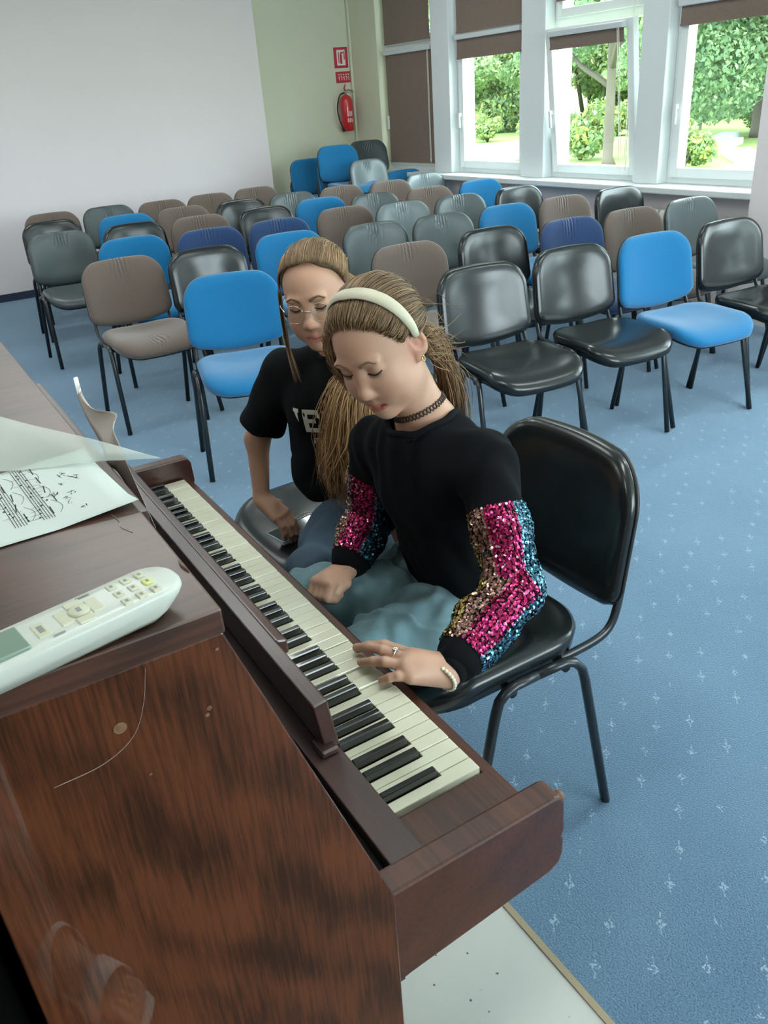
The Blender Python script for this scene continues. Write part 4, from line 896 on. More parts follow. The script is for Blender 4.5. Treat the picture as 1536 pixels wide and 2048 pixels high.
for A, side, t0 in (([shL, elL, CL], (-.77, .44, .46), .22), ([shR, elR, CR], (-.6, .7, .2), .22)):
    d_, T_, a_ = arm_coord(fc, A, side)
    ok = (T_ > t0) & (T_ < .995) & (d_ < .075) & (r_.random(len(fc)) < .86)
    if A[0] is shL: ok &= (np.linalg.norm(fc - shR, axis=1) > .15)
    ok &= G(fc + fnm * .003) > -.004
    for p, n_, a in zip(fc[ok], fnm[ok], a_[ok]):
        w_ = ((a + math.pi) / (2 * math.pi) * 30) % 30
        if w_ % 1 < .27: continue
        # angle 0 faces the camera: pink in the middle, rose and gold towards the body, blue on the outer side
        deg = math.degrees(a)
        if -28 < deg < 32: col = V(.47, .025, .125)
        elif 32 <= deg < 75: col = V(.44, .24, .19)
        elif 75 <= deg < 98: col = V(.52, .38, .12)
        elif deg >= 98: col = V(.02, .12, .07)
        elif -80 < deg <= -28: col = V(.08, .23, .32)
        else: col = V(.04, .14, .2)
        col = col * r_.uniform(.45, 1.2) + (.35 if r_.random() < .06 else 0)  # a few sequins lightened as painted glints
        n2 = n_ + r_.normal(size=3) * .33; n2 /= np.linalg.norm(n2); u_ = np.cross(n2, V(.3, .2, .93)); u_ /= np.linalg.norm(u_); v_ = np.cross(n2, u_); c_ = p + n_ * .0016; R_ = .00255
        for k in range(6): Vs.append(c_ + R_ * (u_ * math.cos(k * 1.0472) + v_ * math.sin(k * 1.0472)))
        Cs += [col] * 6
Fs6 = np.arange(len(Vs)).reshape(-1, 6)
sq = np_mesh('sequins', Vs, Fs6, M_seq, swt, False, np.array(Cs)); sq['kind'] = 'stuff'; sq['label'] = 'pink, rose gold, gold and blue sequin stripes'
# jeans
J = Field()
for s in (-1, 1): J.cap(hp + ux * s * .055, hp + ux * s * .055 + V(0, -.02, .06), .092, .088, .03)
for h_, k_, ft in ((hL, kL, V(.50, .02, .12)), (hR_, kR, V(.72, .02, .12))): J.cap(h_, k_, .086, .068, .03); J.cap(k_, ft, .066, .056, .03)
f1, f2 = fold_noise(.026, 26, 11), fold_noise(.013, 60, 12)
f4 = fold_noise(1.0, 24, 19)
J.raw(lambda P: f1(P) + f2(P) - .012 * np.exp(-(f4(P) / .10) ** 2), (.6, -.2, .5), 9, 0, 'warp'); J.raw(lambda P: .098 - P[:, 2], (.6, -.2, .3), 2, .004, 'cut')
Pj, Fj, _ = surface(J, (.35, -.62, .05), (.88, .12, .72), .0045)
np_mesh('jeans', Pj, Fj, M_denim, girl)
for cx in (.50, .72):
    Sh = Field(); Sh.ell((cx, .08, .045), (.045, .135, .05), .01); Sh.cap((cx, .02, .06), (cx, .02, .11), .045, .043, .02); Sh.raw(lambda P: .004 - P[:, 2], (cx, .08, 0), 1, .004, 'cut')
    a_, b_, _ = surface(Sh, (cx - .07, -.08, 0), (cx + .07, .24, .17), .006); np_mesh('shoe', a_, b_, M_sole, girl)
# hair
SC, SR = np.array((0, -.014, .034)), np.array((.0765, .0955, .0875))
def hair_cap(H, hy, hz, sy, sz, lift, h=.003):
    C_ = Field(); C_.ell(H.w(SC), (SR + lift) * H.sc, 0, 'add', H.R)
    d = np.array((sy - hy, sz - hz)); d /= np.linalg.norm(d); nrm = np.array((d[1], -d[0])); c0 = nrm @ np.array((hy, hz)) 
    def keep(P):
        L = H.l(P); a = nrm[0] * L[:, 1] + nrm[1] * L[:, 2] - c0; a = a if (nrm @ np.array((-.5, .9))) > 0 else -a
        a = a + .003 * np.sin(L[:, 0] * 120); b = np.minimum(-.020 - L[:, 1], L[:, 2] + .052); return -np.maximum(a, b) * H.sc
    C_.raw(keep, H.o, .3, .004, 'cut'); return surface(C_, H.o - .2, H.o + .2, h)
a_, b_, _ = hair_cap(H1, .049, .101, .006, .034, .0018)
M_hcap = mat('hair_base', (.10, .060, .031, 1), .5, bump=(160, .5, .002))
hair1 = np_mesh('hair', a_, b_, M_hcap, girl)
r = np.random.default_rng(21); st = []
tb = np.array((-.012, -.112, -.030))             # where the ponytail is tied
for i in range(1150):                             # back hair, from the band over the crown to the tie
    th = r.uniform(-1.75, 1.75); p0 = (.077 * math.sin(th), -.004 + r.uniform(-.01, .006), .034 + .088 * math.cos(th)); m_ = (.074 * math.sin(th * .9), -.075, .034 + .05 * math.cos(th) - .02)
    st.append((hair_on_skull(H1, SC, SR, [p0, m_, tb], .005 + r.uniform(0, .004), 14, .002, r), .00075, hair_col(r)))
def hairline(f): return np.array((.069 * math.sin(f * 1.3), .0545 - .040 * abs(f) ** 1.7, .0985 - .060 * abs(f) ** 1.9))
for i in range(1250):                             # front hair, drawn straight back from the hairline to the band
    f = r.uniform(-1, 1); h0 = hairline(f) + r.normal(size=3) * (.003, .0045, .003); th = f * 1.52 + r.normal() * .03; e0 = np.array((SR[0] * math.sin(th), .012 - .012 * abs(f), SC[2] + SR[2] * math.cos(th)))
    m0 = h0 * .5 + e0 * .5 + np.array((.010 * f * r.uniform(-.3, 1), .012, -.004 * abs(f))); P_ = hair_on_skull(H1, SC, SR, [h0, m0, e0], 0.0, 12, .0015, r); cH = H1.w(SC); k_ = np.linspace(0, 1, len(P_)); lf = (.0005 + .006 * np.clip(k_ * 2.2, 0, 1) * r.uniform(.5, 1.1)) 
    st.append((cH + (P_ - cH) * (1 + lf / np.linalg.norm(P_ - cH, axis=1))[:, None], .00070, hair_col(r, -.1)))
for i in range(70):                              # loose locks in front of the far temple
    st.append(([H1.w(q) for q in catmull([(.046 + r.normal() * .008, .052, .085), (.066 + r.normal() * .005, .050, .050), (.072 + r.normal() * .005, .048 + r.normal() * .006, .010 + r.normal() * .01), (.070 + r.normal() * .008, .050 + r.normal() * .008, -.030 + r.normal() * .02)], 5)], .0006, hair_col(r, .4)))
for i in range(650):                             # ponytail falling behind the neck
    o_ = r.normal(size=3) * (.010, .010, .006); sp = r.normal(size=3) * (.024, .012, .02)
    tw = H1.w(tb); st.append((catmull([tw + o_ * .5, V(.568, -.342, 1.115) + o_, V(.552, -.360, 1.055) + sp * .55, V(.556, -.368, 1.005) + sp * .75, V(.572, -.376, .965 + r.normal() * .012) + sp * .8], 6), .0007, hair_col(r, .8)))
for i in range(60):                              # flyaways round the nape and ear
    p = np.array((-.066, -.04 + r.normal() * .02, -.01 + r.normal() * .03)); st.append(([H1.w(q) for q in catmull([p, p + (-.006, -.02, -.02) + r.normal(size=3) * .008, p + np.array((-.012, -.035, -.05)) + r.normal(size=3) * .02], 5)], .00045, hair_col(r, 1)))
strand_mesh('hair_strands', st, M_hair, hair1)
# headband: satin covered arc from ear to ear with a scalloped dark edge
hb = MB(); n_ = 44
def band_pt(th, y, lift): return H1.w((SC[0] + (SR[0] + lift) * math.sin(th), y + .004 - .012 * abs(math.sin(th)) , SC[2] + (SR[2] + lift) * math.cos(th) * (1 - .02 * abs(y) * 10)))
prof = [(-.0135, .0045), (-.011, .0085), (-.005, .0105), (.002, .0108), (.009, .0095), (.0125, .0065), (.0135, .0045)]
vs = [tuple(band_pt(-1.72 + 3.44 * i / n_, y * (1 - .45 * abs(-1 + 2 * i / n_) ** 3), l)) for i in range(n_ + 1) for y, l in prof]; k = len(prof)
hb.add(vs, [[i * k + j, i * k + j + 1, (i + 1) * k + j + 1, (i + 1) * k + j] for i in range(n_) for j in range(k - 1)])
hbo = hb.build('headband', M_satin, girl, smooth=True, solid=.002)
ed = MB()
for i in range(90):
    th = -1.6 + 3.2 * i / 89; c = band_pt(th, .0142 * (1 - .45 * abs(-1 + 2 * i / 89) ** 3), .0055); ed.lathe([(.0, -.0009), (.0015, 0), (0, .0009)], c, 5)
ed.build('scalloped_edge', M_lash, hbo)
# tattoo choker, bracelet, ring, earring
cc = nk * .34 + nb * .66; ck_ = MB()
e1 = np.cross(nkd, V(0, 1, 0)); e1 /= np.linalg.norm(e1); e2 = np.cross(nkd, e1)
tl = e2 * .25
for ph in (0, math.pi):
    pts = []
    for i in range(145):
        a = 2 * math.pi * i / 144; base = cc + nkd * (.0052 * math.sin(a * 22 + ph)); d = e1 * math.cos(a) + e2 * math.sin(a)
        pts.append(on_field(F, base, d, .01, .09) + d * .0012)
    ck_.tube(pts, .0011, 5)
ck_.build('choker', M_lash, girl, smooth=True)
br = MB(); bd = (wrL - elL) / np.linalg.norm(wrL - elL); b1 = np.cross(bd, V(0, 0, 1)); b1 /= np.linalg.norm(b1); b2 = np.cross(bd, b1); bc = wrL + bd * .016
for i in range(24):
    a = 2 * math.pi * i / 24; c = bc + (b1 * math.cos(a) + b2 * math.sin(a)) * .0240; br.lathe([(0, -.0036), (.0026, -.0026), (.0037, 0), (.0026, .0026), (0, .0036)], c, 8)
br.build('bracelet', M_pearl, girl, smooth=True)
rc = V(.2335, -.0185, .7635); rdv = V(.253, -.007, .766) - V(.214, -.030, .760); rdv /= np.linalg.norm(rdv); q1 = np.cross(rdv, V(0, 0, 1)); q1 /= np.linalg.norm(q1); q2 = np.cross(rdv, q1)
rg = MB().tube([rc + (q1 * math.cos(i * .3307) + q2 * math.sin(i * .3307)) * .0098 for i in range(20)], .0011, 6)
for k in range(5):
    a = k * 1.2566; cpt = rc - q2 * .0 + V(0, 0, .0105); rg.lathe([(0, 0), (.0022, .0008), (.0018, .002), (0, .0024)], cpt + V(math.cos(a), math.sin(a), 0) * .0028, 8)
rg.build('finger_ring', M_silver, girl, smooth=True)
MB().tube([H1.w((-.0735, -.006 + .0042 * math.cos(a), -.030 + .005 * math.sin(a))) for a in np.linspace(0, 6.283, 16)], .0009, 6).build('earring', mat('gold', (.8, .55, .2, 1), .2, 1.0), girl, smooth=True)

# ------------------------------------------------------------------ second girl, in the printed t-shirt
H2 = HeadFrame((.985, -.320, 1.140), (.7038, .7028, -.1036), (-.7064, .6767, -.2075), .955)
g2 = thing('person', 'girl with round glasses and long ponytail in black printed t-shirt', 'person', (0, 0, 0))
n2b = V(1.035, -.395, .985); n2k = H2.w((0, -.022, -.055)); s2R, e2R, w2R = V(1.155, -.290, .945), V(1.250, -.232, .750), V(1.215, -.205, .595)
s2L, e2L, w2L = V(.925, -.490, .940), V(.905, -.350, .800), V(.800, -.360, .665)
ch2, wa2, hp2 = V(1.045, -.385, .87), V(1.055, -.435, .69), V(1.045, -.455, .555); la2 = (s2R - s2L) / np.linalg.norm(s2R - s2L); lw2 = V(.93, .36, 0)
h2R, k2R, h2L, k2L = V(1.095, -.41, .550), V(.845, -.160, .556), V(1.00, -.47, .550), V(.850, -.235, .535)
F2 = Field(); add_head(F2, H2, 0)
F2.cap(n2k, n2b, .043, .046, .02); F2.cap(n2b - la2 * .02 + V(0, 0, -.012), s2L, .034, .034, .03); F2.cap(n2b + la2 * .02 + V(0, 0, -.012), s2R, .034, .034, .03); F2.cap(n2b, ch2, .050, .06, .03)
for s in (-1, 1): F2.cap(ch2 + la2 * s * .05, wa2 + lw2 * s * .045, .066, .062, .03); F2.cap(wa2 + lw2 * s * .045, hp2 + lw2 * s * .055, .062, .078, .03)
F2.chain([s2R, e2R, w2R], [.038, .031, .021], .02); F2.chain([s2L, e2L, w2L], [.038, .031, .021], .02)
for h_, k_, ft in ((h2R, k2R, V(.88, .02, .07)), (h2L, k2L, V(.80, -.05, .07))): F2.cap(h_, k_, .066, .047, .03); F2.cap(k_, ft, .043, .030, .02); F2.ell(ft + V(0, .06, -.035), (.034, .10, .03), .02)
def hand(Fd, w, d, palm, curl, side=1.0, sc=1.0):   # d: pointing direction, palm: direction the palm faces, side +1 thumb on the left of d seen from the back
    d = d / np.linalg.norm(d); p = palm - d * (palm @ d); p /= np.linalg.norm(p); s = np.cross(d, p) * side
    K_ = w + d * .072 * sc; Fd.cap(w, w + d * .03 * sc, .021, .022, .012)
    for q, ln in ((1.5, .92), (.5, 1.0), (-.5, .95), (-1.5, .78)):
        k0 = K_ + s * q * .0165 * sc - d * abs(q - .3) * .004; Fd.cap(w + d * .01 + s * q * .008, k0, .0145 * sc, .0118 * sc, .012); P_ = [k0]; a = .25 * curl; L_ = ln * .036 * sc
        for seg in (1.0, .72, .58): P_.append(P_[-1] + (d * math.cos(a) + p * math.sin(a)) * L_ * seg); a += .55 * curl
        Fd.chain(P_, [.0095 * sc, .0088 * sc, .008 * sc, .0066 * sc], .004)
    t0 = w + d * .018 + s * .016; t1 = t0 + (d * .6 + s * .7 + p * .3) * .034; t2 = t1 + (d * .9 + s * .2 + p * .35) * .028; Fd.chain([t0, t1, t2, t2 + (d * .9 + p * .4) * .02], [.0135, .0118, .0098, .0078], .008)
hand(F2, w2R, V(-.45, -.30, -.42), V(-.3, -.2, -.9), .8, 1.0)
hand(F2, w2L, V(-.25, -.1, -.5), V(0, 1, 0), .9, -1.0)
Pv, Fv, _ = surface(F2, (.70, -.64, 0), (1.36, .16, 1.31), .0026)
np_mesh('body', Pv, Fv, M_skin, g2, True, face_colour(H2, Pv, (.50, .285, .19), (.42, .15, .12)))
brows_lashes(H2, g2, F2, 1.15)
T = Field()
for s in (-1, 1): T.cap(ch2 + la2 * s * .052, wa2 + lw2 * s * .052, .080, .076, .03); T.cap(wa2 + lw2 * s * .052, hp2 + lw2 * s * .055 + V(0, 0, .02), .076, .086, .04)
T.cap(n2b + V(0, 0, -.018) - la2 * .025, s2L, .050, .046, .03); T.cap(n2b + V(0, 0, -.018) + la2 * .025, s2R, .050, .046, .03); T.cap(n2b + V(0, -.004, -.018), ch2, .060, .078, .03); T.ell(n2b + V(-.006, .010, -.062), (.11, .09, .062), .05); T.cap(ch2, hp2, .080, .086, .05); T.cap(V(1.10, -.335, .87), V(1.120, -.345, .665), .062, .078, .05)
for s_, e_ in ((s2R, e2R), (s2L, e2L)): T.cap(s_, s_ * .25 + e_ * .75, .050, .058, .025)
for s_, e_ in ((s2R, e2R), (s2L, e2L)):          # open sleeve end
    q = s_ * .25 + e_ * .75; d = (e_ - s_) / np.linalg.norm(e_ - s_)
    T.raw(lambda P, q=q, d=d: np.where(np.linalg.norm(P - q, axis=1) < .12, (P - q) @ d - .012, -1.0), q, .2, .006, 'cut')
    T.cap(q - d * .02, q + d * .06, .046, .052, .004, 'sub')
T.raw(fold_noise(.007, 34, 8), (1, -.4, .8), 9, 0, 'warp'); T.raw(lambda P: -(P[:, 2] - .625 - .25 * np.clip(-.40 - P[:, 1], -.3, .2)), (1, -.4, .6), .6, .01, 'cut')
d_ = (n2b - n2k) / np.linalg.norm(n2b - n2k); NB2 = n2b + d_ * .008; T0 = list(T.ops); T.cap(n2k, NB2, .050, .060, .003, 'sub')
Pt, Ft, _ = surface(T, (.70, -.64, .50), (1.38, -.05, 1.06), .0036)
M_tee = mat('black_tshirt_cotton', (.0065, .0075, .0085, 1), .9, spec=.12, bump=(420, .25, .001)); tee = np_mesh('t_shirt', Pt, Ft, M_tee, g2); Tu = Field(); Tu.ops = T0; neck_rib(Tu, n2k, NB2, .050, .060, tee, M_tee)
# white varsity lettering printed across the chest and a small line below it
M_print = mat('white_print', (.62, .62, .55, 1), .7)
fr = np.cross(V(0, 0, 1), la2); fr /= np.linalg.norm(fr); fr = fr if fr @ V(-1, 1, 0) > 0 else -fr; tdn = V(0, .03, -1.0)
LET = {'N': [[(0, 0), (.22, 0), (.22, 1), (0, 1)], [(.22, 1), (.22, .62), (.78, 0), (.78, .38)], [(.78, 0), (1, 0), (1, 1), (.78, 1)]],
       'E': [[(0, 0), (.28, 0), (.28, 1), (0, 1)], [(.28, .80), (1, .80), (1, 1), (.28, 1)], [(.84, .66), (1, .66), (1, .80), (.84, .80)], [(.28, .42), (.72, .42), (.72, .60), (.28, .60)], [(.28, 0), (1, 0), (1, .2), (.28, .2)], [(.84, .2), (1, .2), (1, .36), (.84, .36)]],
       'W': [[(0, 1), (.22, 0), (.42, 0), (.22, 1)], [(.22, 0), (.42, 0), (.58, .7), (.44, .7)], [(.58, 0), (.78, 0), (.56, .7), (.42, .7)], [(.58, 0), (.78, 0), (1, 1), (.78, 1)]],
       '/': [[(.62, 1), (1, 1), (1, .86), (.92, .84), (.94, .45), (.80, .66), (.70, .86), (.62, .86)]],
       'U': [[(0, 1), (.12, 1), (.12, .86), (0, .86)], [(.10, .2), (.40, .2), (.40, 1), (.10, 1)], [(.40, .86), (.5, .86), (.5, 1), (.40, 1)], [(.10, .2), (.40, .2), (.5, 0), (.28, 0)], [(.28, 0), (.78, 0), (.70, .2), (.40, .2)], [(.62, .2), (.92, .2), (.92, 1), (.62, 1)]],
       'B': [[(0, 0), (.3, 0), (.3, 1), (0, 1)], [(.3, .8), (.9, .8), (.9, 1), (.3, 1)], [(.3, .42), (.9, .42), (.9, .58), (.3, .58)], [(.3, 0), (.95, 0), (.95, .2), (.3, .2)], [(.72, .2), (1, .2), (1, .8), (.72, .8)]]}
def print_letters(txt, x0, z0, w, h, gap, lean=0.0):
    b = MB()
    for i, chx in enumerate(txt):
        for poly in LET[chx]:
            P_ = np.array(poly); q = []
            for e in range(len(P_)):                # subdivide edges so the print follows the cloth
                a, c = P_[e], P_[(e + 1) % len(P_)]; q += [a + (c - a) * t for t in (0, .34, .67)]
            q = np.array(q); ctr = P_.mean(0); out = []
            for u, v in list(q) + [ctr]:
                X = x0 - (i * (w + gap) + u * w); Z = z0 + v * h + lean * X; base = ch2 + la2 * X + V(0, 0, Z) + V(0, -.0, 0)
                out.append(on_field(T, base - fr * .0, fr, .02, .16) + fr * .0012)
            n = len(q); b.add(out, [[k, (k + 1) % n, n] for k in range(n)])
    return b
print_letters('/EU', .118, -.052, .042, .062, .010).build('chest_lettering', M_print, tee)
print_letters('BN', .050, -.083, .014, .015, .004).build('small_lettering', M_print, tee)
J2 = Field()
for s in (-1, 1): J2.cap(hp2 + lw2 * s * .045, hp2 + lw2 * s * .045 + V(0, -.01, .05), .088, .082, .03)
for h_, k_, ft in ((h2R, k2R, V(.88, .02, .12)), (h2L, k2L, V(.80, -.05, .12))): J2.cap(h_, k_, .080, .060, .03); J2.cap(k_, ft, .058, .050, .03)
f3 = fold_noise(.018, 32, 15); J2.raw(f3, (1, -.2, .5), 9, 0, 'warp'); J2.raw(lambda P: .098 - P[:, 2], (1, -.2, .3), 2, .004, 'cut')
Pj, Fj, _ = surface(J2, (.75, -.64, .05), (1.30, .12, .70), .005); np_mesh('jeans', Pj, Fj, M_denim2, g2)
for cx, cy in ((.80, -.07), (.88, .0)):
    Sh = Field(); Sh.ell((cx, cy + .08, .045), (.042, .13, .05), .01); Sh.cap((cx, cy + .02, .06), (cx, cy + .02, .11), .042, .04, .02); Sh.raw(lambda P: .004 - P[:, 2], (cx, cy + .08, 0), 1, .004, 'cut')
    a_, b_, _ = surface(Sh, (cx - .07, cy - .08, 0), (cx + .07, cy + .24, .17), .006); np_mesh('shoe', a_, b_, M_sole, g2)
a_, b_, _ = hair_cap(H2, .042, .105, .004, .032, .0018)
hair2 = np_mesh('hair', a_, b_, M_hcap, g2); r = np.random.default_rng(33); st = []; tb2 = np.array((-.030, -.108, .015))
for i in range(1650):                             # combed straight back from the hairline to the tie
    th = r.uniform(-1.45, 1.45); x = .075 * math.sin(th); p0 = (x + r.normal() * .003, .046 - .038 * abs(math.sin(th)) ** 2 + r.normal() * .002, .104 - .075 * (1 - math.cos(th)) + r.normal() * .002)
    m_ = (.070 * math.sin(th), -.045, .034 + .085 * math.cos(th * .85)); st.append((hair_on_skull(H2, SC, SR, [p0, m_, tb2], .0045 + r.uniform(0, .004), 14, .0015, r), .00075, hair_col(r, .1 + .5 * (th < -.6))))
# long ponytail brought forward over the left shoulder and hanging down the chest
tail = [H2.w(tb2), H2.w((-.075, -.085, -.055)), V(.905, -.385, 1.03), V(.875, -.325, .95), V(.880, -.305, .86), V(.905, -.305, .77), V(.925, -.315, .69)]
for i in range(1300):
    o_ = r.normal(size=3) * V(.016, .012, .012); sp = r.normal(size=3) * V(.026, .018, .02); e_ = r.uniform(.78, 1.0)
    wv = (math.sin(i * .7) * V(.010, .006, 0)); P_ = [tail[0] + o_ * .35, tail[1] + o_ * .8, tail[2] + o_ * 1.2, tail[3] + sp * .8, tail[4] + wv + sp * 1.0 + r.normal(size=3) * .006, tail[5] - wv + sp * 1.15 + r.normal(size=3) * .008, tail[6] * e_ + tail[5] * (1 - e_) + sp * 1.0 + r.normal(size=3) * .012]
    st.append((catmull(P_, 6), .00085, hair_col(r, 1.4) * V(1.25, 1.2, 1.15)))
for i in range(34):                              # loose lock hanging from the right temple
    o_ = r.normal(size=3) * .0022; st.append((catmull([H2.w((.072, .030, .05)) + o_, H2.w((.084, .034, -.02)) + o_, H2.w((.092, .040, -.10)) + o_, H2.w((.085, .060, -.175)) + o_ * 2], 6), .0006, hair_col(r, .5)))
strand_mesh('hair_strands', st, M_hair, hair2)
gl = MB()
for s in (-1, 1):
    gl.tube([H2.w((s * (.0315) + .0235 * math.cos(a), .0885 - .10 * (abs(s * .0315 + .0235 * math.cos(a))) ** 1.0 * .35, .006 + .0215 * math.sin(a))) for a in np.linspace(0, 6.2832, 30)], .0004, 6)
    gl.tube([H2.w((s * .055, .080, .012)), H2.w((s * .074, .05, .014)), H2.w((s * .0775, .0, .016)), H2.w((s * .076, -.016, .006))], .0011, 6)
gl.tube([H2.w((-.0085, .0885, .010)), H2.w((0, .092, .013)), H2.w((.0085, .0885, .010))], .0011, 6)
glo = gl.build('glasses', M_silver, g2, smooth=True)
for s in (-1, 1):
    MB().add([H2.w((s * .0315 + .0228 * math.cos(a), .0885 - .035 * abs(s * .0315 + .0228 * math.cos(a)), .006 + .0208 * math.sin(a))) for a in np.linspace(0, 6.2832, 25)[:-1]], [list(range(24))]).build('lens', M_glass, glo)
# chairs of the two girls, phone and cable on the far one
chair('black', .605, -.430, -2, 'black leatherette chair under the girl playing the piano', 0, 'chairs at the piano')
chair('black', 1.255, -.425, 1, 'black leatherette chair with the phone on it, under the second girl', 0, 'chairs at the piano')
M_case = bpy.data.materials.new('clear_phone_case'); M_case.use_nodes = True; b_ = M_case.node_tree.nodes['Principled BSDF']; b_.inputs['Base Color'].default_value = (.62, .74, .74, 1); b_.inputs['Roughness'].default_value = .12; b_.inputs['Alpha'].default_value = .75
ph = thing('mobile_phone', 'dark mobile phone in a clear case lying on the black chair seat', 'phone', (1.188, -.285, .4835), math.radians(11))
MB().box(-.036, -.074, .0, .036, .074, .008).build('phone_body', mat('phone_black', (.01, .01, .012, 1), .2), ph, bevel=.004, seg=3)
MB().box(-.033, -.070, .008, .033, .070, .0085).build('screen', mat('dark_screen', (.008, .010, .012, 1), .06, coat=.5), ph, bevel=.0002)
c_ = MB()
for x0, y0, x1, y1 in ((-.0395, -.0775, -.036, .0775), (.036, -.0775, .0395, .0775), (-.036, -.0775, .036, -.074), (-.036, .074, .036, .0775)): c_.box(x0, y0, -.0008, x1, y1, .0105)
c_.build('case_rim', M_case, ph, bevel=.0012)
tag(MB().tube(catmull([(1.165, -.262, .530), (1.150, -.290, .550), (1.120, -.315, .560), (1.09, -.335, .60), (1.075, -.345, .625)], 6), .0013, 6).build('earphone_cable', mat('white_cable', (.7, .7, .68, 1), .4), smooth=True), 'thin white cable running from her hand up to the jeans', 'cable')

# ------------------------------------------------------------------ the garden outside
GZ = -.55
M_lawn = mat('lawn_grass', (.17, .25, .06, 1), .9, noise=(.6, (.24, .33, .10, 1), .25), bump=(30, .6, .03))
struct(MB().box(-60, -140, GZ - .2, 120, YW - .18, GZ).build('lawn', M_lawn))
M_leaf = [mat('leaf_%s' % n, c, .85, spec=.15, attr='Col', trans=0.0) for n, c in (('a', (.1, .2, .05, 1)),)]
_nt = M_leaf[0].node_tree; _tr = _nt.nodes.new('ShaderNodeBsdfTranslucent'); _mx = _nt.nodes.new('ShaderNodeMixShader'); _mx.inputs[0].default_value = .42; _ou = [q for q in _nt.nodes if q.type == 'OUTPUT_MATERIAL'][0]; _at = [q for q in _nt.nodes if q.type == 'ATTRIBUTE'][0]
_nt.links.new(_at.outputs['Color'], _tr.inputs['Color']); _nt.links.new(_nt.nodes['Principled BSDF'].outputs[0], _mx.inputs[1]); _nt.links.new(_tr.outputs[0], _mx.inputs[2]); _nt.links.new(_mx.outputs[0], _ou.inputs['Surface'])
M_bark = mat('grey_brown_bark', (.10, .085, .065, 1), .9, noise=(8, (.06, .05, .04, 1), .2), bump=(20, .6, .02)); M_birch = mat('pale_bark', (.45, .44, .40, 1), .8, noise=(6, (.15, .14, .12, 1), .15))
def leaf_cloud(blobs, n, size, cols, seed):
    r = np.random.default_rng(seed); Vs = np.empty((n * 4, 3), np.float32); Cs = np.empty((n * 4, 3), np.float32); w = np.array([b[1][0] * b[1][1] for b in blobs]); w = w / w.sum(); k = r.choice(len(blobs), n, p=w)
    d = r.normal(size=(n, 3)); d /= np.linalg.norm(d, axis=1, keepdims=True); rad = r.uniform(.55, 1.03, (n, 1)) ** .6
    c = np.array([b[0] for b in blobs])[k] + d * rad * np.array([b[1] for b in blobs])[k]
    u = r.normal(size=(n, 3)); u /= np.linalg.norm(u, axis=1, keepdims=True); v = np.cross(u, d + r.normal(size=(n, 3)) * .6); v /= np.linalg.norm(v, axis=1, keepdims=True); s = size * r.uniform(.6, 1.4, (n, 1))
    for q, (a, b) in enumerate(((-1, 0), (0, -.55), (1, 0), (0, .55))): Vs[q::4] = c + u * s * a + v * s * b
    cc = np.array(cols)[r.integers(0, len(cols), n)] * r.uniform(.7, 1.3, (n, 1))
    for q in range(4): Cs[q::4] = cc
    return Vs, np.arange(n * 4).reshape(n, 4), Cs
G1c = [(.15, .24, .13), (.20, .30, .16), (.12, .205, .12), (.25, .34, .19)]; G2c = [(.20, .31, .14), (.26, .36, .17), (.30, .38, .20), (.16, .26, .12)]; Yc = [(.30, .36, .10), (.36, .38, .12), (.24, .32, .09)]
TREE = {}
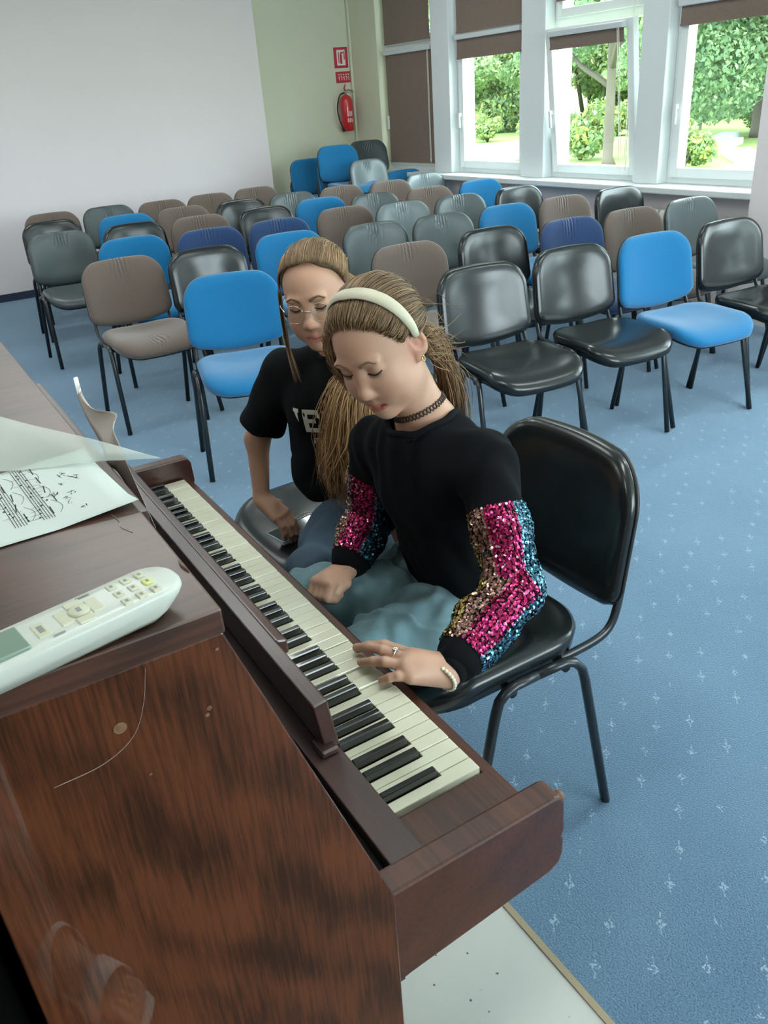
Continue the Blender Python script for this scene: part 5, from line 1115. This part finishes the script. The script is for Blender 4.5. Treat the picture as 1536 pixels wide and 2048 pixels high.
def tree(kind, x, y, h, lab, rz=0.0):
    t = thing({'oak': 'broad_tree', 'spread': 'spreading_tree', 'thicket': 'leafy_tree', 'birch': 'young_tree', 'bush': 'bush'}[kind], lab, 'bush' if kind == 'bush' else 'tree', (x, y, GZ), rz, {'oak': 'trees beyond the lawn', 'spread': 'trees beyond the lawn', 'thicket': 'trees beyond the lawn', 'birch': 'trees beyond the lawn', 'bush': 'bushes at the lawn edge'}[kind])
    t.scale = (h, h, h)
    if kind not in TREE:
        r = random.Random(len(TREE) + 4)
        if kind == 'oak':
            br = MB().tube([(0, 0, 0), (.006, 0, .03), (.003, .004, .25), (.012, 0, .5), (.0, .01, .8)], [.024, .016, .013, .010, .004], 10); bl = []
            for k in range(9):
                a = k * 2.4; z = .28 + .05 * k; L_ = .26 - .012 * k; e = (math.cos(a) * L_, math.sin(a) * L_, z + .10); br.tube([(.005, 0, z - .06), (e[0] * .5, e[1] * .5, z), e], [.010, .007, .003], 6); bl.append((e, (.15, .15, .10)))
            for k in range(14): a = r.uniform(0, 6.28); q = r.uniform(0, .3); bl.append(((math.cos(a) * q, math.sin(a) * q, r.uniform(.36, .9)), (.14, .14, .09)))
            lv = leaf_cloud(bl, 30000, .010, G1c, 3); mb_ = M_bark
        elif kind == 'birch':
            br = MB().tube([(0, 0, 0), (.01, .004, .4), (-.006, 0, .9)], [.013, .009, .003], 8); bl = [((r.uniform(-.12, .12), r.uniform(-.12, .12), .30 + .05 * k), (.17 - .007 * k, .17 - .007 * k, .08)) for k in range(14)]
            for k in range(8): a = k * 2.4; br.tube([(0, 0, .25 + .06 * k), (math.cos(a) * .13, math.sin(a) * .13, .36 + .06 * k)], [.005, .002], 5)
            lv = leaf_cloud(bl, 9000, .015, G2c, 5); mb_ = M_birch
        elif kind == 'spread':
            br = MB().tube([(0, 0, 0), (.012, 0, .03), (.02, .004, .2), (.03, 0, .5), (.02, .01, .8)], [.034, .025, .022, .014, .005], 10); bl = []
            for k in range(12):
                a = k * 2.4; z = .17 + .05 * k; e = (math.cos(a) * (.30 - .012 * k), math.sin(a) * (.30 - .012 * k), z); br.tube([(.02, 0, z + .02), e], [.008, .002], 6); bl.append((e, (.17, .17, .12)))
            for k in range(16): a = r.uniform(0, 6.28); q = r.uniform(.1, .36); bl.append(((math.cos(a) * q, math.sin(a) * q, r.uniform(.15, .9)), (.15, .15, .11)))
            lv = leaf_cloud(bl, 110000, .0068, G1c + G2c[:1], 13); mb_ = M_bark
        elif kind == 'thicket':
            br = MB()
            for k in range(5): a = k * 1.3; br.tube([(math.cos(a) * .1, math.sin(a) * .1, 0), (math.cos(a) * .25, math.sin(a) * .25, .7)], [.012, .004], 5)
            lv = leaf_cloud([((r.uniform(-.2, .2), r.uniform(-.2, .2), .10 + .056 * k), (.22, .22, .13)) for k in range(15)], 48000, .0135, G2c + Yc[:1], 17); mb_ = M_bark
        else:
            br = MB()
            for k in range(6): a = k * 1.05; br.tube([(0, 0, 0), (math.cos(a) * .3, math.sin(a) * .3, .6)], [.03, .01], 5)
            lv = leaf_cloud([((r.uniform(-.35, .35), r.uniform(-.35, .35), r.uniform(.25, .75)), (.3, .3, .25)) for k in range(9)], 2200, .055, Yc + G2c, 7); mb_ = M_bark
        a_ = br.build('trunk', mb_, t, smooth=True); b_ = np_mesh('foliage', lv[0], lv[1], M_leaf[0], t, False, lv[2]); b_['kind'] = 'stuff'; TREE[kind] = (a_, b_)
    else:
        for q in TREE[kind]: c = q.copy(); COL.objects.link(c); c.parent = t
    return t
for i, (k_, x, y, h, lb) in enumerate((
    ('oak', 15.9, -16.5, 8.5, 'tree with a slim trunk standing alone on the lawn, seen through the tilted window'),
    ('spread', 18.0, -25.6, 12, 'large spreading tree with a thick trunk and low crown, beside the lilac column'),
    ('birch', 22.6, -28.2, 5, 'thin young tree left of the large spreading tree'),
    ('birch', 31.5, -23.4, 8, 'first pale-trunked young tree at the far lawn edge'), ('birch', 31.4, -28.2, 8.5, 'second pale-trunked young tree at the far lawn edge'),
    ('thicket', 39.5, -24.5, 8.5, 'leafy tree at the far left of the row, behind the first pale-trunked tree'), ('thicket', 35.5, -30, 8, 'leafy tree behind the second pale-trunked young tree'), ('thicket', 30, -34.5, 8, 'leafy tree far behind the lone tree'),
    ('birch', 27.2, -29.5, 7, 'young tree at the lawn edge behind the lone tree'), ('thicket', 24.5, -38, 8.5, 'leafy tree left of the large spreading tree, in the far row'),
    ('thicket', 46, -32, 12, 'tallest leafy tree at the very back, behind the second window'), ('thicket', 39, -39.5, 12, 'tall leafy tree at the very back, left of the lone tree'), ('thicket', 31.5, -46, 12, 'tall leafy tree at the very back, right of the lone tree'),
    ('thicket', 17, -43, 10, 'leafy tree at the back, behind the large spreading tree'), ('thicket', 9.5, -38, 10, 'leafy tree at the back, right of the large spreading tree'),
    ('bush', 18.4, -17.9, 1.6, 'yellow-green bush next to the lone tree'), ('bush', 13.6, -16.6, 1.2, 'yellow-green bush right outside the last window'), ('bush', 29.5, -23.2, 1.2, 'low bush before the first pale-trunked tree'), ('bush', 29.2, -25.6, 1.3, 'low bush before the second pale-trunked tree'),
    ('bush', 24.0, -28.6, 1.3, 'bush at the lawn edge left of the thin young tree'), ('bush', 19.3, -27.6, 1.1, 'bush between the thin young tree and the spreading tree'), ('bush', 16.5, -26.0, 1.2, 'bush at the foot of the large spreading tree'), ('bush', 25.0, -26.2, 1.3, 'bush at the lawn edge beside the red bin'))):
    tree(k_, x, y, h, lb, i * 1.7)
M_slab = mat('pale_concrete', (.52, .58, .58, 1), .8)
for x, y, L_, w_, dg, lb in [(16.5, -21.7, 3.2, .7, -62, 'long pale slab lying on the lawn, middle of three'), (18.4, -24.2, 2.6, .6, -62, 'pale slab lying on the lawn, nearest to the large tree'), (13.9, -19.2, 2.4, .7, -45, 'pale slab lying on the lawn, nearest to the last window'),
    (20.3, -16.4, 2.4, .6, -58, 'pale slab on the lawn below the second window'), (21.9, -18.4, 1.8, .5, -58, 'short pale slab on the lawn beyond another one below the second window')]:
    t = MB().box(-L_ / 2, -w_ / 2, 0, L_ / 2, w_ / 2, .18).build('concrete_slab', M_slab, bevel=.02); t.location = (x, y, GZ); t.rotation_euler = (0, 0, math.radians(dg)); tag(t, lb, 'slab', 'concrete slabs on the lawn')
b = thing('litter_bin', 'small red litter bin at the edge of the lawn', 'bin', (24.2, -22.9, GZ))
MB().lathe([(.22, .15), (.26, .9), (.24, .9), (.2, .2)], n=16).build('bin_body', mat('red_bin', (.6, .04, .03, 1), .4), b, smooth=True); MB().lathe([(.04, 0), (.04, .3)], n=8).build('post', M_frame, b); MB().lathe([(.27, .9), (.27, .95), (.1, 1.02), (0, 1.03)], n=16).build('lid', mat('red_bin_lid', (.5, .03, .03, 1), .4), b, smooth=True)
for a, c in ():
    pass

# ------------------------------------------------------------------ the person taking the picture, whose foot shows mirrored in the piano side
pp = thing('person', 'person in white strapped sandals, foot mirrored in the glossy piano side', 'person', (0, 0, 0))
FS = Field(); fdir = V(.85, -.53, 0); fdir /= np.linalg.norm(fdir); fsd = V(-fdir[1], fdir[0], 0); LEG = []
for base, nm in ((V(-.955, .605, 0), 0), (V(-.86, .86, 0), 1)):
    hl = base + V(0, 0, .045); an = base + fdir * .035 + V(0, 0, .10); FS.ell(hl, (.034, .034, .038), .02); FS.cap(an, base + V(-.01, .01, .30), .036, .052, .03); FS.cap(base + V(-.01, .01, .30), base + V(-.02, .12, .52), .052, .056, .03); FS.cap(base + V(-.02, .12, .52), base + V(-.03, .24, .92), .062, .085, .03)
    FS.cap(hl, base + fdir * .15 + V(0, 0, .040), .034, .030, .03); FS.cap(an + V(0, 0, -.02), base + fdir * .17 + V(0, 0, .038), .034, .026, .03); FS.cap(base + fdir * .14 + fsd * .018 + V(0, 0, .034), base + fdir * .185 + fsd * .020 + V(0, 0, .03), .022, .018, .02); FS.cap(base + fdir * .14 - fsd * .018 + V(0, 0, .034), base + fdir * .175 - fsd * .024 + V(0, 0, .03), .022, .016, .02)
    for q, (o2, l2, r2) in enumerate(((.030, .262, .0115), (.011, .255, .0085), (-.006, .247, .008), (-.021, .237, .0075), (-.035, .225, .007))): FS.chain([base + fdir * .18 + fsd * o2 * .9 + V(0, 0, .03), base + fdir * (l2 - .02) + fsd * o2 + V(0, 0, .034), base + fdir * l2 + fsd * o2 + V(0, 0, .024)], [r2 * 1.1, r2, r2 * .95], .004)
    LEG.append(base)
FS.cap(V(-.985, .84, .93), V(-.89, 1.10, .93), .095, .095, .05)
a_, b_, _ = surface(FS, (-1.25, .4, 0), (-.6, 1.25, 1.06), .004); np_mesh('body', a_, b_, M_skin, pp, True, np.tile(np.array((.58, .34, .24)), (len(a_), 1)))
M_sand = mat('white_sandal_leather', (.80, .80, .78, 1), .5)
for base in LEG:
    so = MB().prism([tuple((base + fdir * u + fsd * v)[:2]) for u, v in ((-.035, -.02), (.02, -.036), (.12, -.034), (.20, -.046), (.25, -.036), (.272, .0), (.272, .030), (.25, .044), (.16, .040), (.04, .034), (-.03, .022))], 'z', 0, .014); so = so.build('sandal', M_sand, pp, bevel=.004)
    for u, hgt, wd, hw in ((.165, .056, .027, .054), (.060, .124, .018, .052)):
        st_ = MB()
        for k in range(15):
            a = math.pi * k / 14; c = base + fdir * (u + .01 * math.cos(a)) + fsd * hw * math.cos(a) + V(0, 0, .012 + (hgt + .022) * math.sin(a)); st_.v += [tuple(c - fdir * wd), tuple(c + fdir * wd)]
        st_.f = [[2 * k, 2 * k + 1, 2 * k + 3, 2 * k + 2] for k in range(14)]; st_.build('strap', M_sand, so, smooth=True, solid=.003)
SK = Field()
SK.cap(V(-.985, .84, .90), V(-.89, 1.10, .90), .112, .112, .05)
for base in LEG: SK.cap(base + V(-.03, .24, .90), base + V(-.02, .12, .55), .098, .085, .05)
SK.raw(lambda P: P[:, 2] - .99, (-.95, .85, .9), .7, .005, 'cut')
a_, b_, _ = surface(SK, (-1.3, .4, .4), (-.6, 1.3, 1.1), .008); np_mesh('shorts', a_, b_, M_denim2, pp)
